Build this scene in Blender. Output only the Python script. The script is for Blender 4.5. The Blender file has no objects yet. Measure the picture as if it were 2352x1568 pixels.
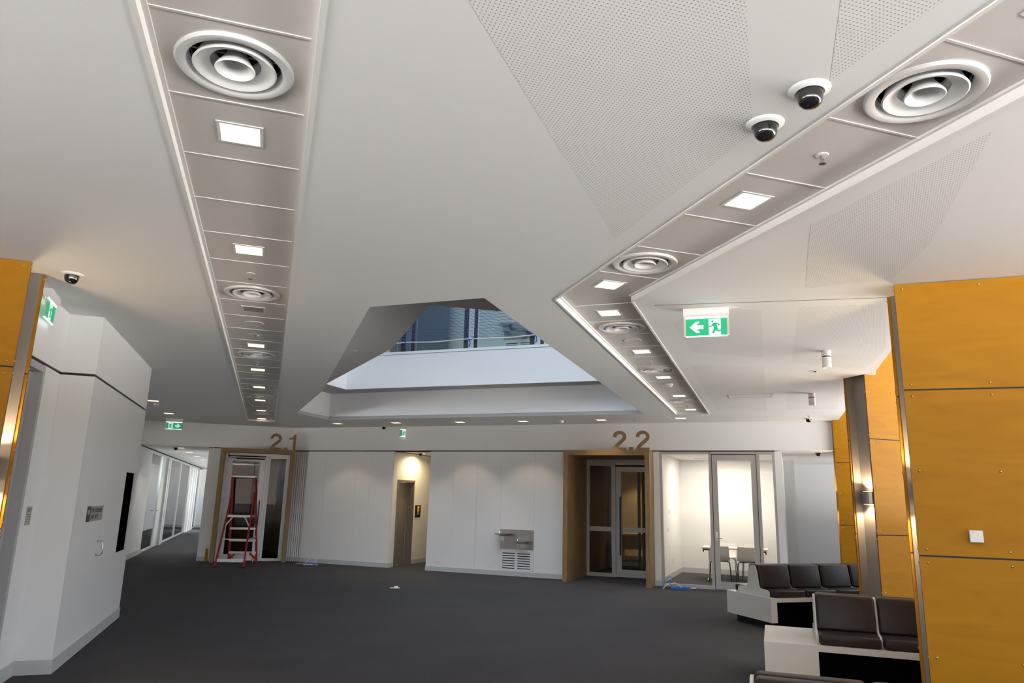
import bpy, bmesh, math, random
from mathutils import Vector, Matrix
from mathutils.geometry import tessellate_polygon
random.seed(7)
R = math.radians
scene = bpy.context.scene
COL = scene.collection

# ------------------------------------------------------------------ camera
CAM_H, FPX, PITCH, ROLL = 1.6216, 1645.77, 0.21717, 0.026036
_f = Vector((0, math.cos(PITCH), math.sin(PITCH))); _u0 = Vector((0, -math.sin(PITCH), math.cos(PITCH))); _r0 = Vector((1, 0, 0))
_r = _r0 * math.cos(ROLL) + _u0 * math.sin(ROLL); _u = -_r0 * math.sin(ROLL) + _u0 * math.cos(ROLL)
cd = bpy.data.cameras.new('camera'); cam = bpy.data.objects.new('camera', cd); COL.objects.link(cam)
cd.sensor_fit = 'HORIZONTAL'; cd.sensor_width = 36.0; cd.lens = FPX / 2352 * 36.0
cd.clip_start = 0.05; cd.clip_end = 200
cam.matrix_world = Matrix(((_r.x, _u.x, -_f.x, 0), (_r.y, _u.y, -_f.y, 0), (_r.z, _u.z, -_f.z, CAM_H), (0, 0, 0, 1)))
scene.camera = cam

# ------------------------------------------------------------------ world, exposure
w = bpy.data.worlds.new('world'); scene.world = w; w.use_nodes = True
nt = w.node_tree; nt.nodes.clear()
o_ = nt.nodes.new('ShaderNodeOutputWorld'); b_ = nt.nodes.new('ShaderNodeBackground'); tc = nt.nodes.new('ShaderNodeTexCoord')
sx = nt.nodes.new('ShaderNodeSeparateXYZ'); mr = nt.nodes.new('ShaderNodeMapRange'); mx = nt.nodes.new('ShaderNodeMix'); mx.data_type = 'RGBA'
mr.inputs[1].default_value = -0.05; mr.inputs[2].default_value = 0.05
mx.inputs[6].default_value = (3.6, 3.45, 3.3, 1)      # sunlit pale paving and roofs below the horizon
mx.inputs[7].default_value = (0.42, 0.49, 0.57, 1)      # clear sky
nt.links.new(tc.outputs['Generated'], sx.inputs[0]); nt.links.new(sx.outputs[2], mr.inputs[0]); nt.links.new(mr.outputs[0], mx.inputs[0])
nt.links.new(mx.outputs[2], b_.inputs[0]); nt.links.new(b_.outputs[0], o_.inputs[0]); b_.inputs[1].default_value = 6.2
scene.view_settings.view_transform = 'Standard'; scene.view_settings.look = 'None'
scene.view_settings.gamma = 1.0; scene.view_settings.use_curve_mapping = False
scene.view_settings.exposure = 0.0

# ------------------------------------------------------------------ photo pixel -> place
def ray(px, py):
    return _f + _r * ((px - 1176) / FPX) + _u * ((784 - py) / FPX)
def GP(px, py, z):
    d = ray(px, py); t = (z - CAM_H) / d.z
    return Vector((d.x * t, d.y * t))
HC, HJ, HT, HS, H3 = 3.282, 2.70, 3.335, 3.875, 4.65   # ceiling, shadow joint, strip tiles, slab soffit, upper floor
TA, TB, TW = R(-18.172), R(19.832), R(-21.33)
RZA, RZB, RZW = -TA, -TB, TW
def FA(n, s): return Vector((n * math.cos(RZA) - s * math.sin(RZA), n * math.sin(RZA) + s * math.cos(RZA)))
def FB(n, s): return Vector((n * math.cos(RZB) - s * math.sin(RZB), n * math.sin(RZB) + s * math.cos(RZB)))
OW = Vector((0, 16.381))
def FW(u, v): return OW + Vector((u * math.cos(RZW) - v * math.sin(RZW), u * math.sin(RZW) + v * math.cos(RZW)))
def toA(P): return (P.x * math.cos(RZA) + P.y * math.sin(RZA), -P.x * math.sin(RZA) + P.y * math.cos(RZA))
def toB(P): return (P.x * math.cos(RZB) + P.y * math.sin(RZB), -P.x * math.sin(RZB) + P.y * math.cos(RZB))
def toW(P):
    P = P - OW; return (P.x * math.cos(RZW) + P.y * math.sin(RZW), -P.x * math.sin(RZW) + P.y * math.cos(RZW))
def plane_uz(px, py, o, rz):
    d = ray(px, py); ux, uy = math.cos(rz), math.sin(rz)
    t = (o.x * -uy + o.y * ux) / (d.x * -uy + d.y * ux)
    return ((d.x * t - o.x) * ux + (d.y * t - o.y) * uy, CAM_H + d.z * t)

# ------------------------------------------------------------------ materials
MATS = {}
def mat(name, col, rough=0.6, metal=0.0, bump=None, emit=None, spec=0.5, coat=0.0, alpha=None):
    m = bpy.data.materials.new(name); m.use_nodes = True; n = m.node_tree.nodes; l = m.node_tree.links
    p = n['Principled BSDF']
    p.inputs['Base Color'].default_value = (*col, 1); p.inputs['Roughness'].default_value = rough
    p.inputs['Metallic'].default_value = metal; p.inputs['Specular IOR Level'].default_value = spec
    if coat: p.inputs['Coat Weight'].default_value = coat; p.inputs['Coat Roughness'].default_value = 0.15
    if emit:
        p.inputs['Emission Color'].default_value = (*emit[0], 1); p.inputs['Emission Strength'].default_value = emit[1]
    if bump:
        t = n.new('ShaderNodeTexNoise'); t.inputs['Scale'].default_value = bump[0]; t.inputs['Detail'].default_value = 3
        g = n.new('ShaderNodeTexCoord'); l.new(g.outputs['Object'], t.inputs['Vector'])
        b = n.new('ShaderNodeBump'); b.inputs['Strength'].default_value = bump[1]; b.inputs['Distance'].default_value = 0.01
        l.new(t.outputs[0], b.inputs['Height']); l.new(b.outputs[0], p.inputs['Normal'])
    MATS[name] = m
    return m
def noise_mix(m, c1, c2, scale, stretch=(1, 1, 1), detail=4, lo=0.35, hi=0.65, bump=0.0, dist=0.0):
    n = m.node_tree.nodes; l = m.node_tree.links; p = n['Principled BSDF']
    g = n.new('ShaderNodeTexCoord'); mp = n.new('ShaderNodeMapping'); mp.inputs['Scale'].default_value = stretch
    t = n.new('ShaderNodeTexNoise'); t.inputs['Scale'].default_value = scale; t.inputs['Detail'].default_value = detail; t.inputs['Distortion'].default_value = dist
    r = n.new('ShaderNodeValToRGB'); r.color_ramp.elements[0].position = lo; r.color_ramp.elements[1].position = hi
    r.color_ramp.elements[0].color = (*c1, 1); r.color_ramp.elements[1].color = (*c2, 1)
    l.new(g.outputs['Object'], mp.inputs[0]); l.new(mp.outputs[0], t.inputs['Vector']); l.new(t.outputs[0], r.inputs[0]); l.new(r.outputs[0], p.inputs['Base Color'])
    if bump:
        b = n.new('ShaderNodeBump'); b.inputs['Strength'].default_value = bump; b.inputs['Distance'].default_value = 0.005
        l.new(t.outputs[0], b.inputs['Height']); l.new(b.outputs[0], p.inputs['Normal'])
    return m
mat('ceiling_paint', (0.80, 0.80, 0.79), 0.85, bump=(60, 0.03))
mat('wall_paint', (0.80, 0.81, 0.82), 0.6, bump=(80, 0.03))
mat('panel_white', (0.80, 0.81, 0.82), 0.42)
mat('skirting', (0.52, 0.54, 0.55), 0.45)
mat('shadow_gap', (0.03, 0.03, 0.03), 0.8)
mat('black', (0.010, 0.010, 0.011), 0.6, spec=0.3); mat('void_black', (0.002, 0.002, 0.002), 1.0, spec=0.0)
mat('tile_metal', (0.71, 0.675, 0.64), 0.55)
mat('tee_bar', (0.72, 0.70, 0.68), 0.4)
mat('white_enamel', (0.78, 0.78, 0.77), 0.35)
mat('edge_white', (0.82, 0.82, 0.80), 0.5)
mat('duct_dark', (0.06, 0.055, 0.05), 0.5, 0.4)
mat('steel', (0.55, 0.53, 0.50), 0.28, 1.0)
mat('brushed_steel', (0.42, 0.40, 0.38), 0.35, 1.0)
mat('chrome', (0.8, 0.8, 0.8), 0.08, 1.0)
mat('alu_white', (0.72, 0.73, 0.75), 0.4, 0.2)
mat('alu_grey', (0.42, 0.41, 0.40), 0.4, 0.3)
mat('door_grey', (0.42, 0.43, 0.45), 0.5)
mat('lift_metal', (0.30, 0.27, 0.24), 0.4, 0.6)
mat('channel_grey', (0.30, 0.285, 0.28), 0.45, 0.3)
mat('bench_white', (0.62, 0.61, 0.57), 0.35)
mat('brass', (0.6, 0.45, 0.18), 0.3, 1.0)
mat('red_fibre', (0.30, 0.012, 0.018), 0.45)
mat('rung_alu', (0.62, 0.62, 0.60), 0.35, 0.7)
mat('yellow', (0.75, 0.45, 0.02), 0.5)
mat('blue_cable', (0.04, 0.16, 0.55), 0.45)
mat('net_blue', (0.03, 0.12, 0.50), 0.6)
mat('white_cable', (0.75, 0.75, 0.73), 0.5)
mat('post_dark', (0.03, 0.032, 0.036), 0.5)
mat('grey_screen', (0.20, 0.21, 0.23), 0.35, 0.2)
mat('dome_black', (0.008, 0.008, 0.009), 0.05, coat=1.0)
mat('chair_white', (0.78, 0.77, 0.75), 0.4)
mat('table_white', (0.80, 0.79, 0.77), 0.4)
mat('paper', (0.80, 0.76, 0.62), 0.7)
mat('plate_grey', (0.42, 0.41, 0.39), 0.4, 0.4)
mat('ink', (0.04, 0.04, 0.045), 0.6)
mat('sign_green', (0.0, 0.30, 0.13), 0.5, emit=((0.0, 0.40, 0.16), 0.6))
mat('sign_white', (0.8, 0.8, 0.8), 0.5, emit=((0.95, 0.97, 1.0), 0.45))
mat('sign_tube', (0.8, 0.8, 0.8), 0.5, emit=((1, 1, 1), 3.0))
mat('lamp_warm', (0.9, 0.8, 0.65), 0.5, emit=((1.0, 0.74, 0.44), 2.1))
mat('lamp_cool', (0.9, 0.9, 0.9), 0.5, emit=((1.0, 0.88, 0.71), 58.0)); mat('lamp_office', (0.9, 0.9, 0.9), 0.5, emit=((0.92, 1.0, 0.97), 170.0))
mat('lamp_sconce', (0.9, 0.8, 0.65), 0.5, emit=((1.0, 0.74, 0.42), 12.0))
mat('lamp_amber', (0.5, 0.3, 0.05), 0.5, emit=((1.0, 0.45, 0.03), 0.5))
mat('led_green', (0.1, 0.5, 0.2), 0.5, emit=((0.1, 1.0, 0.3), 2.0))
mat('reflector', (0.85, 0.80, 0.72), 0.3)
mat('clear_edge', (0.62, 0.58, 0.54), 0.2)
noise_mix(mat('leather', (0.035, 0.028, 0.027), 0.42, spec=0.28), (0.020, 0.0140, 0.0135), (0.028, 0.020, 0.019), 9, bump=0.05)
noise_mix(mat('timber', (0.5, 0.25, 0.03), 0.5, spec=0.18), (0.35, 0.150, 0.003), (0.425, 0.196, 0.006), 1.3, (1.0, 1.0, 5.0), 5, 0.22, 0.78, dist=1.6)
noise_mix(mat('timber_edge', (0.33, 0.18, 0.06), 0.5), (0.20, 0.095, 0.02), (0.28, 0.14, 0.04), 12, (1, 1, 0.2))
noise_mix(mat('oak', (0.42, 0.28, 0.14), 0.5), (0.215, 0.130, 0.050), (0.30, 0.185, 0.078), 6, (6, 6, 0.6), 5)
noise_mix(mat('oak_h', (0.42, 0.28, 0.14), 0.5), (0.215, 0.130, 0.050), (0.30, 0.185, 0.078), 6, (0.6, 6, 6), 5)
noise_mix(mat('table_timber', (0.6, 0.4, 0.22), 0.4), (0.55, 0.36, 0.2), (0.65, 0.45, 0.26), 8, (0.5, 5, 5))
mat('warm_wall', (0.62, 0.45, 0.22), 0.6)
def carpet_material():
    m = mat('carpet', (0.03, 0.03, 0.033), 0.95, spec=0.1); n = m.node_tree.nodes; l = m.node_tree.links; p = n['Principled BSDF']
    g = n.new('ShaderNodeTexCoord')
    t1 = n.new('ShaderNodeTexNoise'); t1.inputs['Scale'].default_value = 130; t1.inputs['Detail'].default_value = 2
    t2 = n.new('ShaderNodeTexNoise'); t2.inputs['Scale'].default_value = 1.1; t2.inputs['Detail'].default_value = 2
    l.new(g.outputs['Object'], t1.inputs['Vector']); l.new(g.outputs['Object'], t2.inputs['Vector'])
    r = n.new('ShaderNodeValToRGB'); r.color_ramp.elements[0].position = 0.3; r.color_ramp.elements[1].position = 0.72
    r.color_ramp.elements[0].color = (0.028, 0.027, 0.030, 1); r.color_ramp.elements[1].color = (0.135, 0.130, 0.138, 1)
    l.new(t1.outputs[0], r.inputs[0])
    hm = n.new('ShaderNodeMix'); hm.data_type = 'RGBA'; hm.blend_type = 'MULTIPLY'; hm.inputs[0].default_value = 0.25
    l.new(r.outputs[0], hm.inputs[6]); l.new(t2.outputs[0], hm.inputs[7]); l.new(hm.outputs[2], p.inputs['Base Color'])
    b = n.new('ShaderNodeBump'); b.inputs['Strength'].default_value = 0.5; b.inputs['Distance'].default_value = 0.004
    l.new(t1.outputs[0], b.inputs['Height']); l.new(b.outputs[0], p.inputs['Normal'])
carpet_material()
def perforated_material(rz):
    m = mat('perforated', (0.8, 0.8, 0.79), 0.85); n = m.node_tree.nodes; l = m.node_tree.links; p = n['Principled BSDF']
    g = n.new('ShaderNodeTexCoord'); mp = n.new('ShaderNodeMapping'); mp.inputs['Rotation'].default_value = (0, 0, -rz); mp.inputs['Scale'].default_value = (1 / 0.0165, 1 / 0.0165, 0)
    fr = n.new('ShaderNodeVectorMath'); fr.operation = 'FRACTION'; sb = n.new('ShaderNodeVectorMath'); sb.operation = 'SUBTRACT'; sb.inputs[1].default_value = (0.5, 0.5, 0)
    ln = n.new('ShaderNodeVectorMath'); ln.operation = 'LENGTH'; lt = n.new('ShaderNodeMath'); lt.operation = 'LESS_THAN'; lt.inputs[1].default_value = 0.19
    mx = n.new('ShaderNodeMix'); mx.data_type = 'RGBA'; mx.inputs[6].default_value = (0.80, 0.80, 0.79, 1); mx.inputs[7].default_value = (0.36, 0.35, 0.34, 1)
    l.new(g.outputs['Object'], mp.inputs[0]); l.new(mp.outputs[0], fr.inputs[0]); l.new(fr.outputs[0], sb.inputs[0]); l.new(sb.outputs[0], ln.inputs[0])
    l.new(ln.outputs['Value'], lt.inputs[0]); l.new(lt.outputs[0], mx.inputs[0]); l.new(mx.outputs[2], p.inputs['Base Color'])
perforated_material(RZA)
def glass_material(name, tint, refl):
    m = bpy.data.materials.new(name); m.use_nodes = True; n = m.node_tree.nodes; l = m.node_tree.links; n.clear()
    o = n.new('ShaderNodeOutputMaterial'); t = n.new('ShaderNodeBsdfTransparent'); t.inputs[0].default_value = (*tint, 1)
    g = n.new('ShaderNodeBsdfGlossy'); g.inputs['Roughness'].default_value = 0.02
    f = n.new('ShaderNodeFresnel'); f.inputs[0].default_value = refl; x = n.new('ShaderNodeMixShader')
    l.new(f.outputs[0], x.inputs[0]); l.new(t.outputs[0], x.inputs[1]); l.new(g.outputs[0], x.inputs[2]); l.new(x.outputs[0], o.inputs[0])
    MATS[name] = m
glass_material('glass', (0.985, 0.988, 0.982), 1.4)
glass_material('glass_tint', (0.72, 0.74, 0.72), 1.38)
def frosted_material():
    m = bpy.data.materials.new('frosted'); m.use_nodes = True; n = m.node_tree.nodes; l = m.node_tree.links; n.clear()
    o = n.new('ShaderNodeOutputMaterial'); t = n.new('ShaderNodeBsdfTransparent'); g = n.new('ShaderNodeBsdfDiffuse'); g.inputs[0].default_value = (0.7, 0.72, 0.7, 1)
    x = n.new('ShaderNodeMixShader'); x.inputs[0].default_value = 0.55
    l.new(t.outputs[0], x.inputs[1]); l.new(g.outputs[0], x.inputs[2]); l.new(x.outputs[0], o.inputs[0]); MATS['frosted'] = m
frosted_material()

# ------------------------------------------------------------------ mesh building
class MB:
    def __init__(s): s.v = []; s.f = []
    def add(s, vs, fs):
        b = len(s.v); s.v += [tuple(v) for v in vs]; s.f += [tuple(i + b for i in f) for f in fs]; return s
    def box(s, x0, y0, z0, x1, y1, z1):
        x0, x1 = min(x0, x1), max(x0, x1); y0, y1 = min(y0, y1), max(y0, y1); z0, z1 = min(z0, z1), max(z0, z1)
        return s.add([(x0, y0, z0), (x1, y0, z0), (x1, y1, z0), (x0, y1, z0), (x0, y0, z1), (x1, y0, z1), (x1, y1, z1), (x0, y1, z1)],
                     [(0, 3, 2, 1), (4, 5, 6, 7), (0, 1, 5, 4), (1, 2, 6, 5), (2, 3, 7, 6), (3, 0, 4, 7)])
    def prism(s, poly, z0, z1, holes=(), axis='z'):
        loops = [list(poly)] + [list(h) for h in holes]
        tri = tessellate_polygon([[Vector((p[0], p[1], 0)) for p in L] for L in loops])
        flat = [p for L in loops for p in L]; n = len(flat)
        def P(p, z):
            return (p[0], p[1], z) if axis == 'z' else ((p[0], z, p[1]) if axis == 'y' else (z, p[0], p[1]))
        vs = [P(p, z0) for p in flat] + [P(p, z1) for p in flat]
        fs = []
        for t in tri:
            a, b, c = (flat[i] for i in t)
            area = (b[0] - a[0]) * (c[1] - a[1]) - (c[0] - a[0]) * (b[1] - a[1])
            if abs(area) < 1e-12: continue
            t = tuple(t) if area > 0 else tuple(reversed(t))
            fs.append(tuple(reversed(t))); fs.append(tuple(i + n for i in t))
        k = 0
        for L in loops:
            m = len(L)
            for i in range(m):
                a, b = k + i, k + (i + 1) % m; fs.append((a, b, b + n, a + n))
            k += m
        return s.add(vs, fs)
    def tube(s, pts, r, n=8, caps=True):
        pts = [Vector(p) for p in pts]; rings = []; up = Vector((0, 0, 1)); prev = None
        rr = r if isinstance(r, (list, tuple)) else [r] * len(pts)
        for i, p in enumerate(pts):
            d = (pts[min(i + 1, len(pts) - 1)] - pts[max(i - 1, 0)]).normalized()
            if prev is None:
                a = d.cross(up if abs(d.z) < 0.95 else Vector((1, 0, 0))).normalized()
            else:
                a = (prev - d * prev.dot(d)).normalized()
            prev = a; b = d.cross(a)
            rings.append([p + (a * math.cos(2 * math.pi * k / n) + b * math.sin(2 * math.pi * k / n)) * rr[i] for k in range(n)])
        vs = [v for q in rings for v in q]; fs = []
        for i in range(len(rings) - 1):
            for k in range(n):
                fs.append((i * n + k, i * n + (k + 1) % n, (i + 1) * n + (k + 1) % n, (i + 1) * n + k))
        if caps:
            fs.append(tuple(range(n))); fs.append(tuple((len(rings) - 1) * n + k for k in reversed(range(n))))
        return s.add(vs, fs)
    def lathe(s, prof, n=24, c=(0, 0, 0)):
        vs = []; fs = []
        for (r, z) in prof:
            for k in range(n):
                a = 2 * math.pi * k / n; vs.append((c[0] + r * math.cos(a), c[1] + r * math.sin(a), c[2] + z))
        for i in range(len(prof) - 1):
            for k in range(n):
                fs.append((i * n + k, i * n + (k + 1) % n, (i + 1) * n + (k + 1) % n, (i + 1) * n + k))
        return s.add(vs, fs)
    def bar(s, p, q, wx, wy, up=(0, 0, 1)):
        p, q = Vector(p), Vector(q); d = (q - p).normalized(); a = d.cross(Vector(up))
        if a.length < 1e-4: a = d.cross(Vector((1, 0, 0)))
        a.normalize(); b = a.cross(d).normalized(); a = a * wx / 2; b = b * wy / 2
        vs = [p - a - b, p + a - b, p + a + b, p - a + b, q - a - b, q + a - b, q + a + b, q - a + b]
        return s.add(vs, [(0, 3, 2, 1), (4, 5, 6, 7), (0, 1, 5, 4), (1, 2, 6, 5), (2, 3, 7, 6), (3, 0, 4, 7)])
    def mesh(s, name, m, smooth=False):
        me = bpy.data.meshes.new(name); me.from_pydata(s.v, [], s.f); me.materials.append(MATS[m])
        bm = bmesh.new(); bm.from_mesh(me); bmesh.ops.recalc_face_normals(bm, faces=bm.faces); bm.to_mesh(me); bm.free()
        if smooth:
            for p in me.polygons: p.use_smooth = True
            me.set_sharp_from_angle(angle=R(40))
        return me
    def build(s, name, m, parent=None, smooth=False, loc=(0, 0, 0), rz=0.0):
        return link(name, s.mesh(name, m, smooth), parent, loc, rz)
def link(name, me, parent=None, loc=(0, 0, 0), rz=0.0):
    o = bpy.data.objects.new(name, me); COL.objects.link(o); o.location = loc; o.rotation_euler = (0, 0, rz); o.parent = parent
    return o
def tag(o, label, cat, group=None, kind=None):
    o['label'] = label; o['category'] = cat
    if group: o['group'] = group
    if kind: o['kind'] = kind
    return o
def thing(name, label, cat, loc=(0, 0, 0), rz=0.0, group=None, kind=None):
    o = bpy.data.objects.new(name, None); COL.objects.link(o); o.location = loc; o.rotation_euler = (0, 0, rz); o.empty_display_size = 0.1
    return tag(o, label, cat, group, kind)
def dup(o, loc=None, rz=None, label=None, parent=None):
    c = o.copy(); COL.objects.link(c); c.parent = parent
    if loc is not None: c.location = loc
    if rz is not None: c.rotation_euler = (0, 0, rz)
    if label: c['label'] = label
    for ch in list(o.children): dup(ch, parent=c)
    return c
def v3(p, z=0.0): return (p.x, p.y, z)
def spot(parent, loc, energy, col, size=100, blend=0.6, radius=0.04, up=False, tilt=None):
    L = bpy.data.lights.new('lamp_light', 'SPOT'); L.energy = energy; L.color = col; L.spot_size = R(size); L.spot_blend = blend; L.shadow_soft_size = radius
    o = bpy.data.objects.new('lamp_light', L); COL.objects.link(o); o.parent = parent; o.location = loc
    o.rotation_euler = (math.pi if up else 0, 0, 0) if tilt is None else tilt
    return o
def bevel_box(x0, y0, z0, x1, y1, z1, r, seg=3):
    m = MB().box(x0, y0, z0, x1, y1, z1); bm = bmesh.new()
    vs = [bm.verts.new(v) for v in m.v]
    for f in m.f: bm.faces.new([vs[i] for i in f])
    bmesh.ops.bevel(bm, geom=list(bm.edges), offset=r, segments=seg, profile=0.5, affect='EDGES')
    return bm
def bm_mb(bm):
    m = MB(); bm.verts.index_update(); m.add([v.co.copy() for v in bm.verts], [[v.index for v in f.verts] for f in bm.faces]); bm.free(); return m
def text_mb(body, h, depth, width=None):
    cu = bpy.data.curves.new('t', 'FONT'); cu.body = body; cu.size = 1.0; cu.extrude = 0.5; cu.resolution_u = 6
    ob = bpy.data.objects.new('t', cu); COL.objects.link(ob)
    dg = bpy.context.evaluated_depsgraph_get(); dg.update(); me = bpy.data.meshes.new_from_object(ob.evaluated_get(dg))
    vs = [v.co.copy() for v in me.vertices]; fs = [tuple(p.vertices) for p in me.polygons]
    bpy.data.objects.remove(ob); bpy.data.curves.remove(cu); bpy.data.meshes.remove(me)
    x0 = min(v.x for v in vs); x1 = max(v.x for v in vs); y0 = min(v.y for v in vs); y1 = max(v.y for v in vs)
    sc = h / (y1 - y0); sw = sc if width is None else width / (x1 - x0)
    m = MB(); m.add([((v.x - x0) * sw, -(v.z) * depth, (v.y - y0) * sc) for v in vs], fs); return m
ORD = ['first', 'second', 'third', 'fourth', 'fifth', 'sixth', 'seventh', 'eighth', 'ninth', 'tenth', 'eleventh', 'twelfth']

# ================================================================== SETTING
# ---- floor
fl = MB(); fl.prism([(-16, -7), (11, -7), (11, 40), (-22, 40)], -0.2, 0.0); fl = fl.build('floor', 'carpet')
tag(fl, 'dark charcoal flecked carpet across the whole hall', 'floor', kind='structure')

# ---- ceiling plan
S1N0, S1N1, S1S0, S1S1 = -0.59, 0.02, 0.48, 18.0
strip1 = [FA(S1N0, S1S0), FA(S1N1, S1S0), FA(S1N1, S1S1), FA(S1N0, S1S1)]
A0, A1, B0, B1, S2S0, S2S1 = 2.165, 2.765, -1.635, -1.04, 0.54, 13.85
def xing(n, m):    # line n in frame A crossed with line m in frame B
    # points FA(n, s): find s so that toB(..)[0]==m
    a = toB(FA(n, 0))[0]; b = toB(FA(n, 1))[0]; s = (m - a) / (b - a); return FA(n, s)
cornL, cornR = xing(A0, B0), xing(A1, B1)
strip2 = [FA(A0, S2S0), FA(A1, S2S0), cornR, FB(B1, S2S1), FB(B0, S2S1), cornL]
opening = [GP(849, 705, HC), GP(1112, 684, HC), GP(1478, 950, HC), GP(755, 964, HC), GP(681, 948, HC), GP(738, 900, HC), GP(752, 876, HC)]
NE = 1.28
P1 = Vector((2.87, 5.17)); P2 = Vector((4.47, 8.92)); P3 = Vector((6.237, 13.83)); P0 = Vector((-3.63, 5.16))
_nA, _dA = FA(1, 0), FA(0, 1)
def on_edge(Q):      # where the pier face line from Q reaches the ceiling edge
    a, b = toB(Q)[0], toB(Q + _nA)[0]; return Q + _nA * ((NE - a) / (b - a))
pa, pb = P2 - _dA * .006, P2 + _dA * .366
notch2 = [on_edge(pa), pa - _nA * .006, pb - _nA * .006, on_edge(pb)]
if toB(notch2[3])[0] < NE - .01 or toB(notch2[3])[1] < toB(notch2[0])[1]: notch2 = notch2[::-1]
outer = [Vector((-16, -6)), FB(4.3, -8), FB(4.3, 6.21), FB(NE, 6.21)] + notch2 + [FB(NE, 15.12), FB(1.165, 15.12), FW(6.715, 0.1), FW(-5.8, 0.1), FA(0.6, 19.45), FA(-3.1, 19.45), FA(-9, 19.45)]
far_lights = [((776, 972.5), 'W'), ((910, 970.5), 'W'), ((1056, 969), 'W'), ((1201, 967), 'W'), ((1380.5, 964), 'W'), ((1563, 960), 'W'), ((352, 920), 'A'), ((388, 949), 'A')]
LH = 0.095
def sq(c, rz, h=LH):
    return [Vector((c.x + (a * math.cos(rz) - b * math.sin(rz)) * h, c.y + (a * math.sin(rz) + b * math.cos(rz)) * h)) for a, b in ((-1, -1), (1, -1), (1, 1), (-1, 1))]
fl_pos = [(GP(*q, HC), RZW if k == 'W' else RZA) for q, k in far_lights]
ce = MB().prism(outer, HC, 3.352, [strip1, strip2, opening] + [sq(c, rz) for c, rz in fl_pos]).build('ceiling', 'ceiling_paint')
tag(ce, 'white plasterboard ceiling with two recessed strips and a polygonal void', 'ceiling', kind='structure')
# upstand around the void
up = MB()
for i in range(len(opening)):
    a, b = opening[i], opening[(i + 1) % len(opening)]; d = (b - a).normalized(); n = Vector((d.y, -d.x))
    up.add([v3(a, HC + .001), v3(b, HC + .001), v3(b, HS), v3(a, HS), v3(a + n * .06, HC + .001), v3(b + n * .06, HC + .001), v3(b + n * .06, HS), v3(a + n * .06, HS)],
           [(0, 1, 2, 3), (5, 4, 7, 6), (0, 4, 5, 1), (3, 2, 6, 7), (0, 3, 7, 4), (1, 5, 6, 2)])
up.build('void_upstand', 'wall_paint', ce)
for i in range(len(outer)):
    a, b = outer[i], outer[(i + 1) % len(outer)]; d = (b - a).normalized(); n = Vector((-d.y, d.x)) * .05
    MB().prism([a, b, b + n, a + n], HC + .001, HS - .001).build('light_skirt', 'wall_paint', ce)  # hidden skirt added to stop light leaking in above the ceiling
# fine control joints
for a, b in (((1503, 701), (2040, 683)), ((1520, 947), (1560, 975))):
    P, Q = GP(*a, HC), GP(*b, HC); MB().bar(v3(P, HC - .0005), v3(Q, HC - .0005), .006, .002).build('control_joint', 'shadow_gap' if a[1] == 701 else 'edge_white', ce)
# perforated acoustic fields
for poly in ([(915, -260), (1700, -260), (1714, 16), (1727, 258), (1727, 308), (1412, 549)], [(1950, -150), (2390, -150), (2170, 0), (1906, 187), (1931, 0)],
             [(2280, 302), (2137, 560), (2052, 640), (1850, 662), (1857, 560), (1863, 516)], [(1663, 703), (1749, 712), (1754, 821), (1593, 810), (1545, 742)],
             [(1837, 705), (2033, 699), (2035, 800), (1983, 851), (1819, 831)], [(1584, 838), (1755, 842), (1762, 944), (1647, 942)], [(1814, 862), (1930, 880), (1925, 940), (1805, 940)]):
    MB().prism([GP(*q, HC) for q in poly], HC - .0006, HC + .0002).build('perforated_field', 'perforated', ce)

# ---- ceiling strip tiles
TZ0, TZ1 = HT, HT + 0.014
def circ(r, n=28): return [(r * math.cos(2 * math.pi * k / n), r * math.sin(2 * math.pi * k / n)) for k in range(n)]
tw, tl = 0.57, 0.592
rect = [(-tw / 2, -tl / 2), (tw / 2, -tl / 2), (tw / 2, tl / 2), (-tw / 2, tl / 2)]
TILE = {'p': MB().prism(rect, 0, .014).mesh('ceiling_tile', 'tile_metal'),
        'l': MB().prism(rect, 0, .014, [[(-LH, -LH), (LH, -LH), (LH, LH), (-LH, LH)]]).mesh('ceiling_tile', 'tile_metal'),
        'd': MB().prism(rect, 0, .014, [circ(0.20)]).mesh('ceiling_tile', 'tile_metal')}
TEE = MB().box(-0.3, -0.006, -0.004, 0.3, 0.006, 0.012).mesh('tee_bar', 'tee_bar')
def tile(kind, P, rz): return link('ceiling_tile', TILE[kind], ce, v3(P, TZ0), rz)
def tee(P, rz): return link('tee_bar', TEE, ce, v3(P, TZ0), rz)

# ---- fittings
def make_downlight():
    t = thing('square_downlight', 'x', 'downlight', group='square recessed downlights')
    h = LH; m = MB()
    m.prism([(-h - .012, -h - .012), (h + .012, -h - .012), (h + .012, h + .012), (-h - .012, h + .012)], -0.004, 0.001, [[(-h + .004, -h + .004), (h - .004, -h + .004), (h - .004, h - .004), (-h + .004, h - .004)]])
    m.build('frame', 'white_enamel', t)
    q = h - .002; k = 0.055; d = 0.085
    r = MB(); r.add([(-q, -q, 0), (q, -q, 0), (q, q, 0), (-q, q, 0), (-k, -k, d), (k, -k, d), (k, k, d), (-k, k, d)], [(0, 1, 5, 4), (1, 2, 6, 5), (2, 3, 7, 6), (3, 0, 4, 7)])
    r.build('reflector', 'reflector', t)
    l = MB(); l.add([(-.0912, -.0912, -.0038), (.0912, -.0912, -.0038), (.0912, .0912, -.0038), (-.0912, .0912, -.0038)], [(0, 3, 2, 1)])
    l.build('lamp', 'lamp_warm', t)
    return t
DL = make_downlight(); _dl_used = [False]
def downlight(P, z, rz, label, energy=0):
    if not _dl_used[0]: o = DL; _dl_used[0] = True; o.location = v3(P, z); o.rotation_euler = (0, 0, rz); o['label'] = label
    else: o = dup(DL0, v3(P, z), rz, label)
    return o
DL0 = DL
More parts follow.
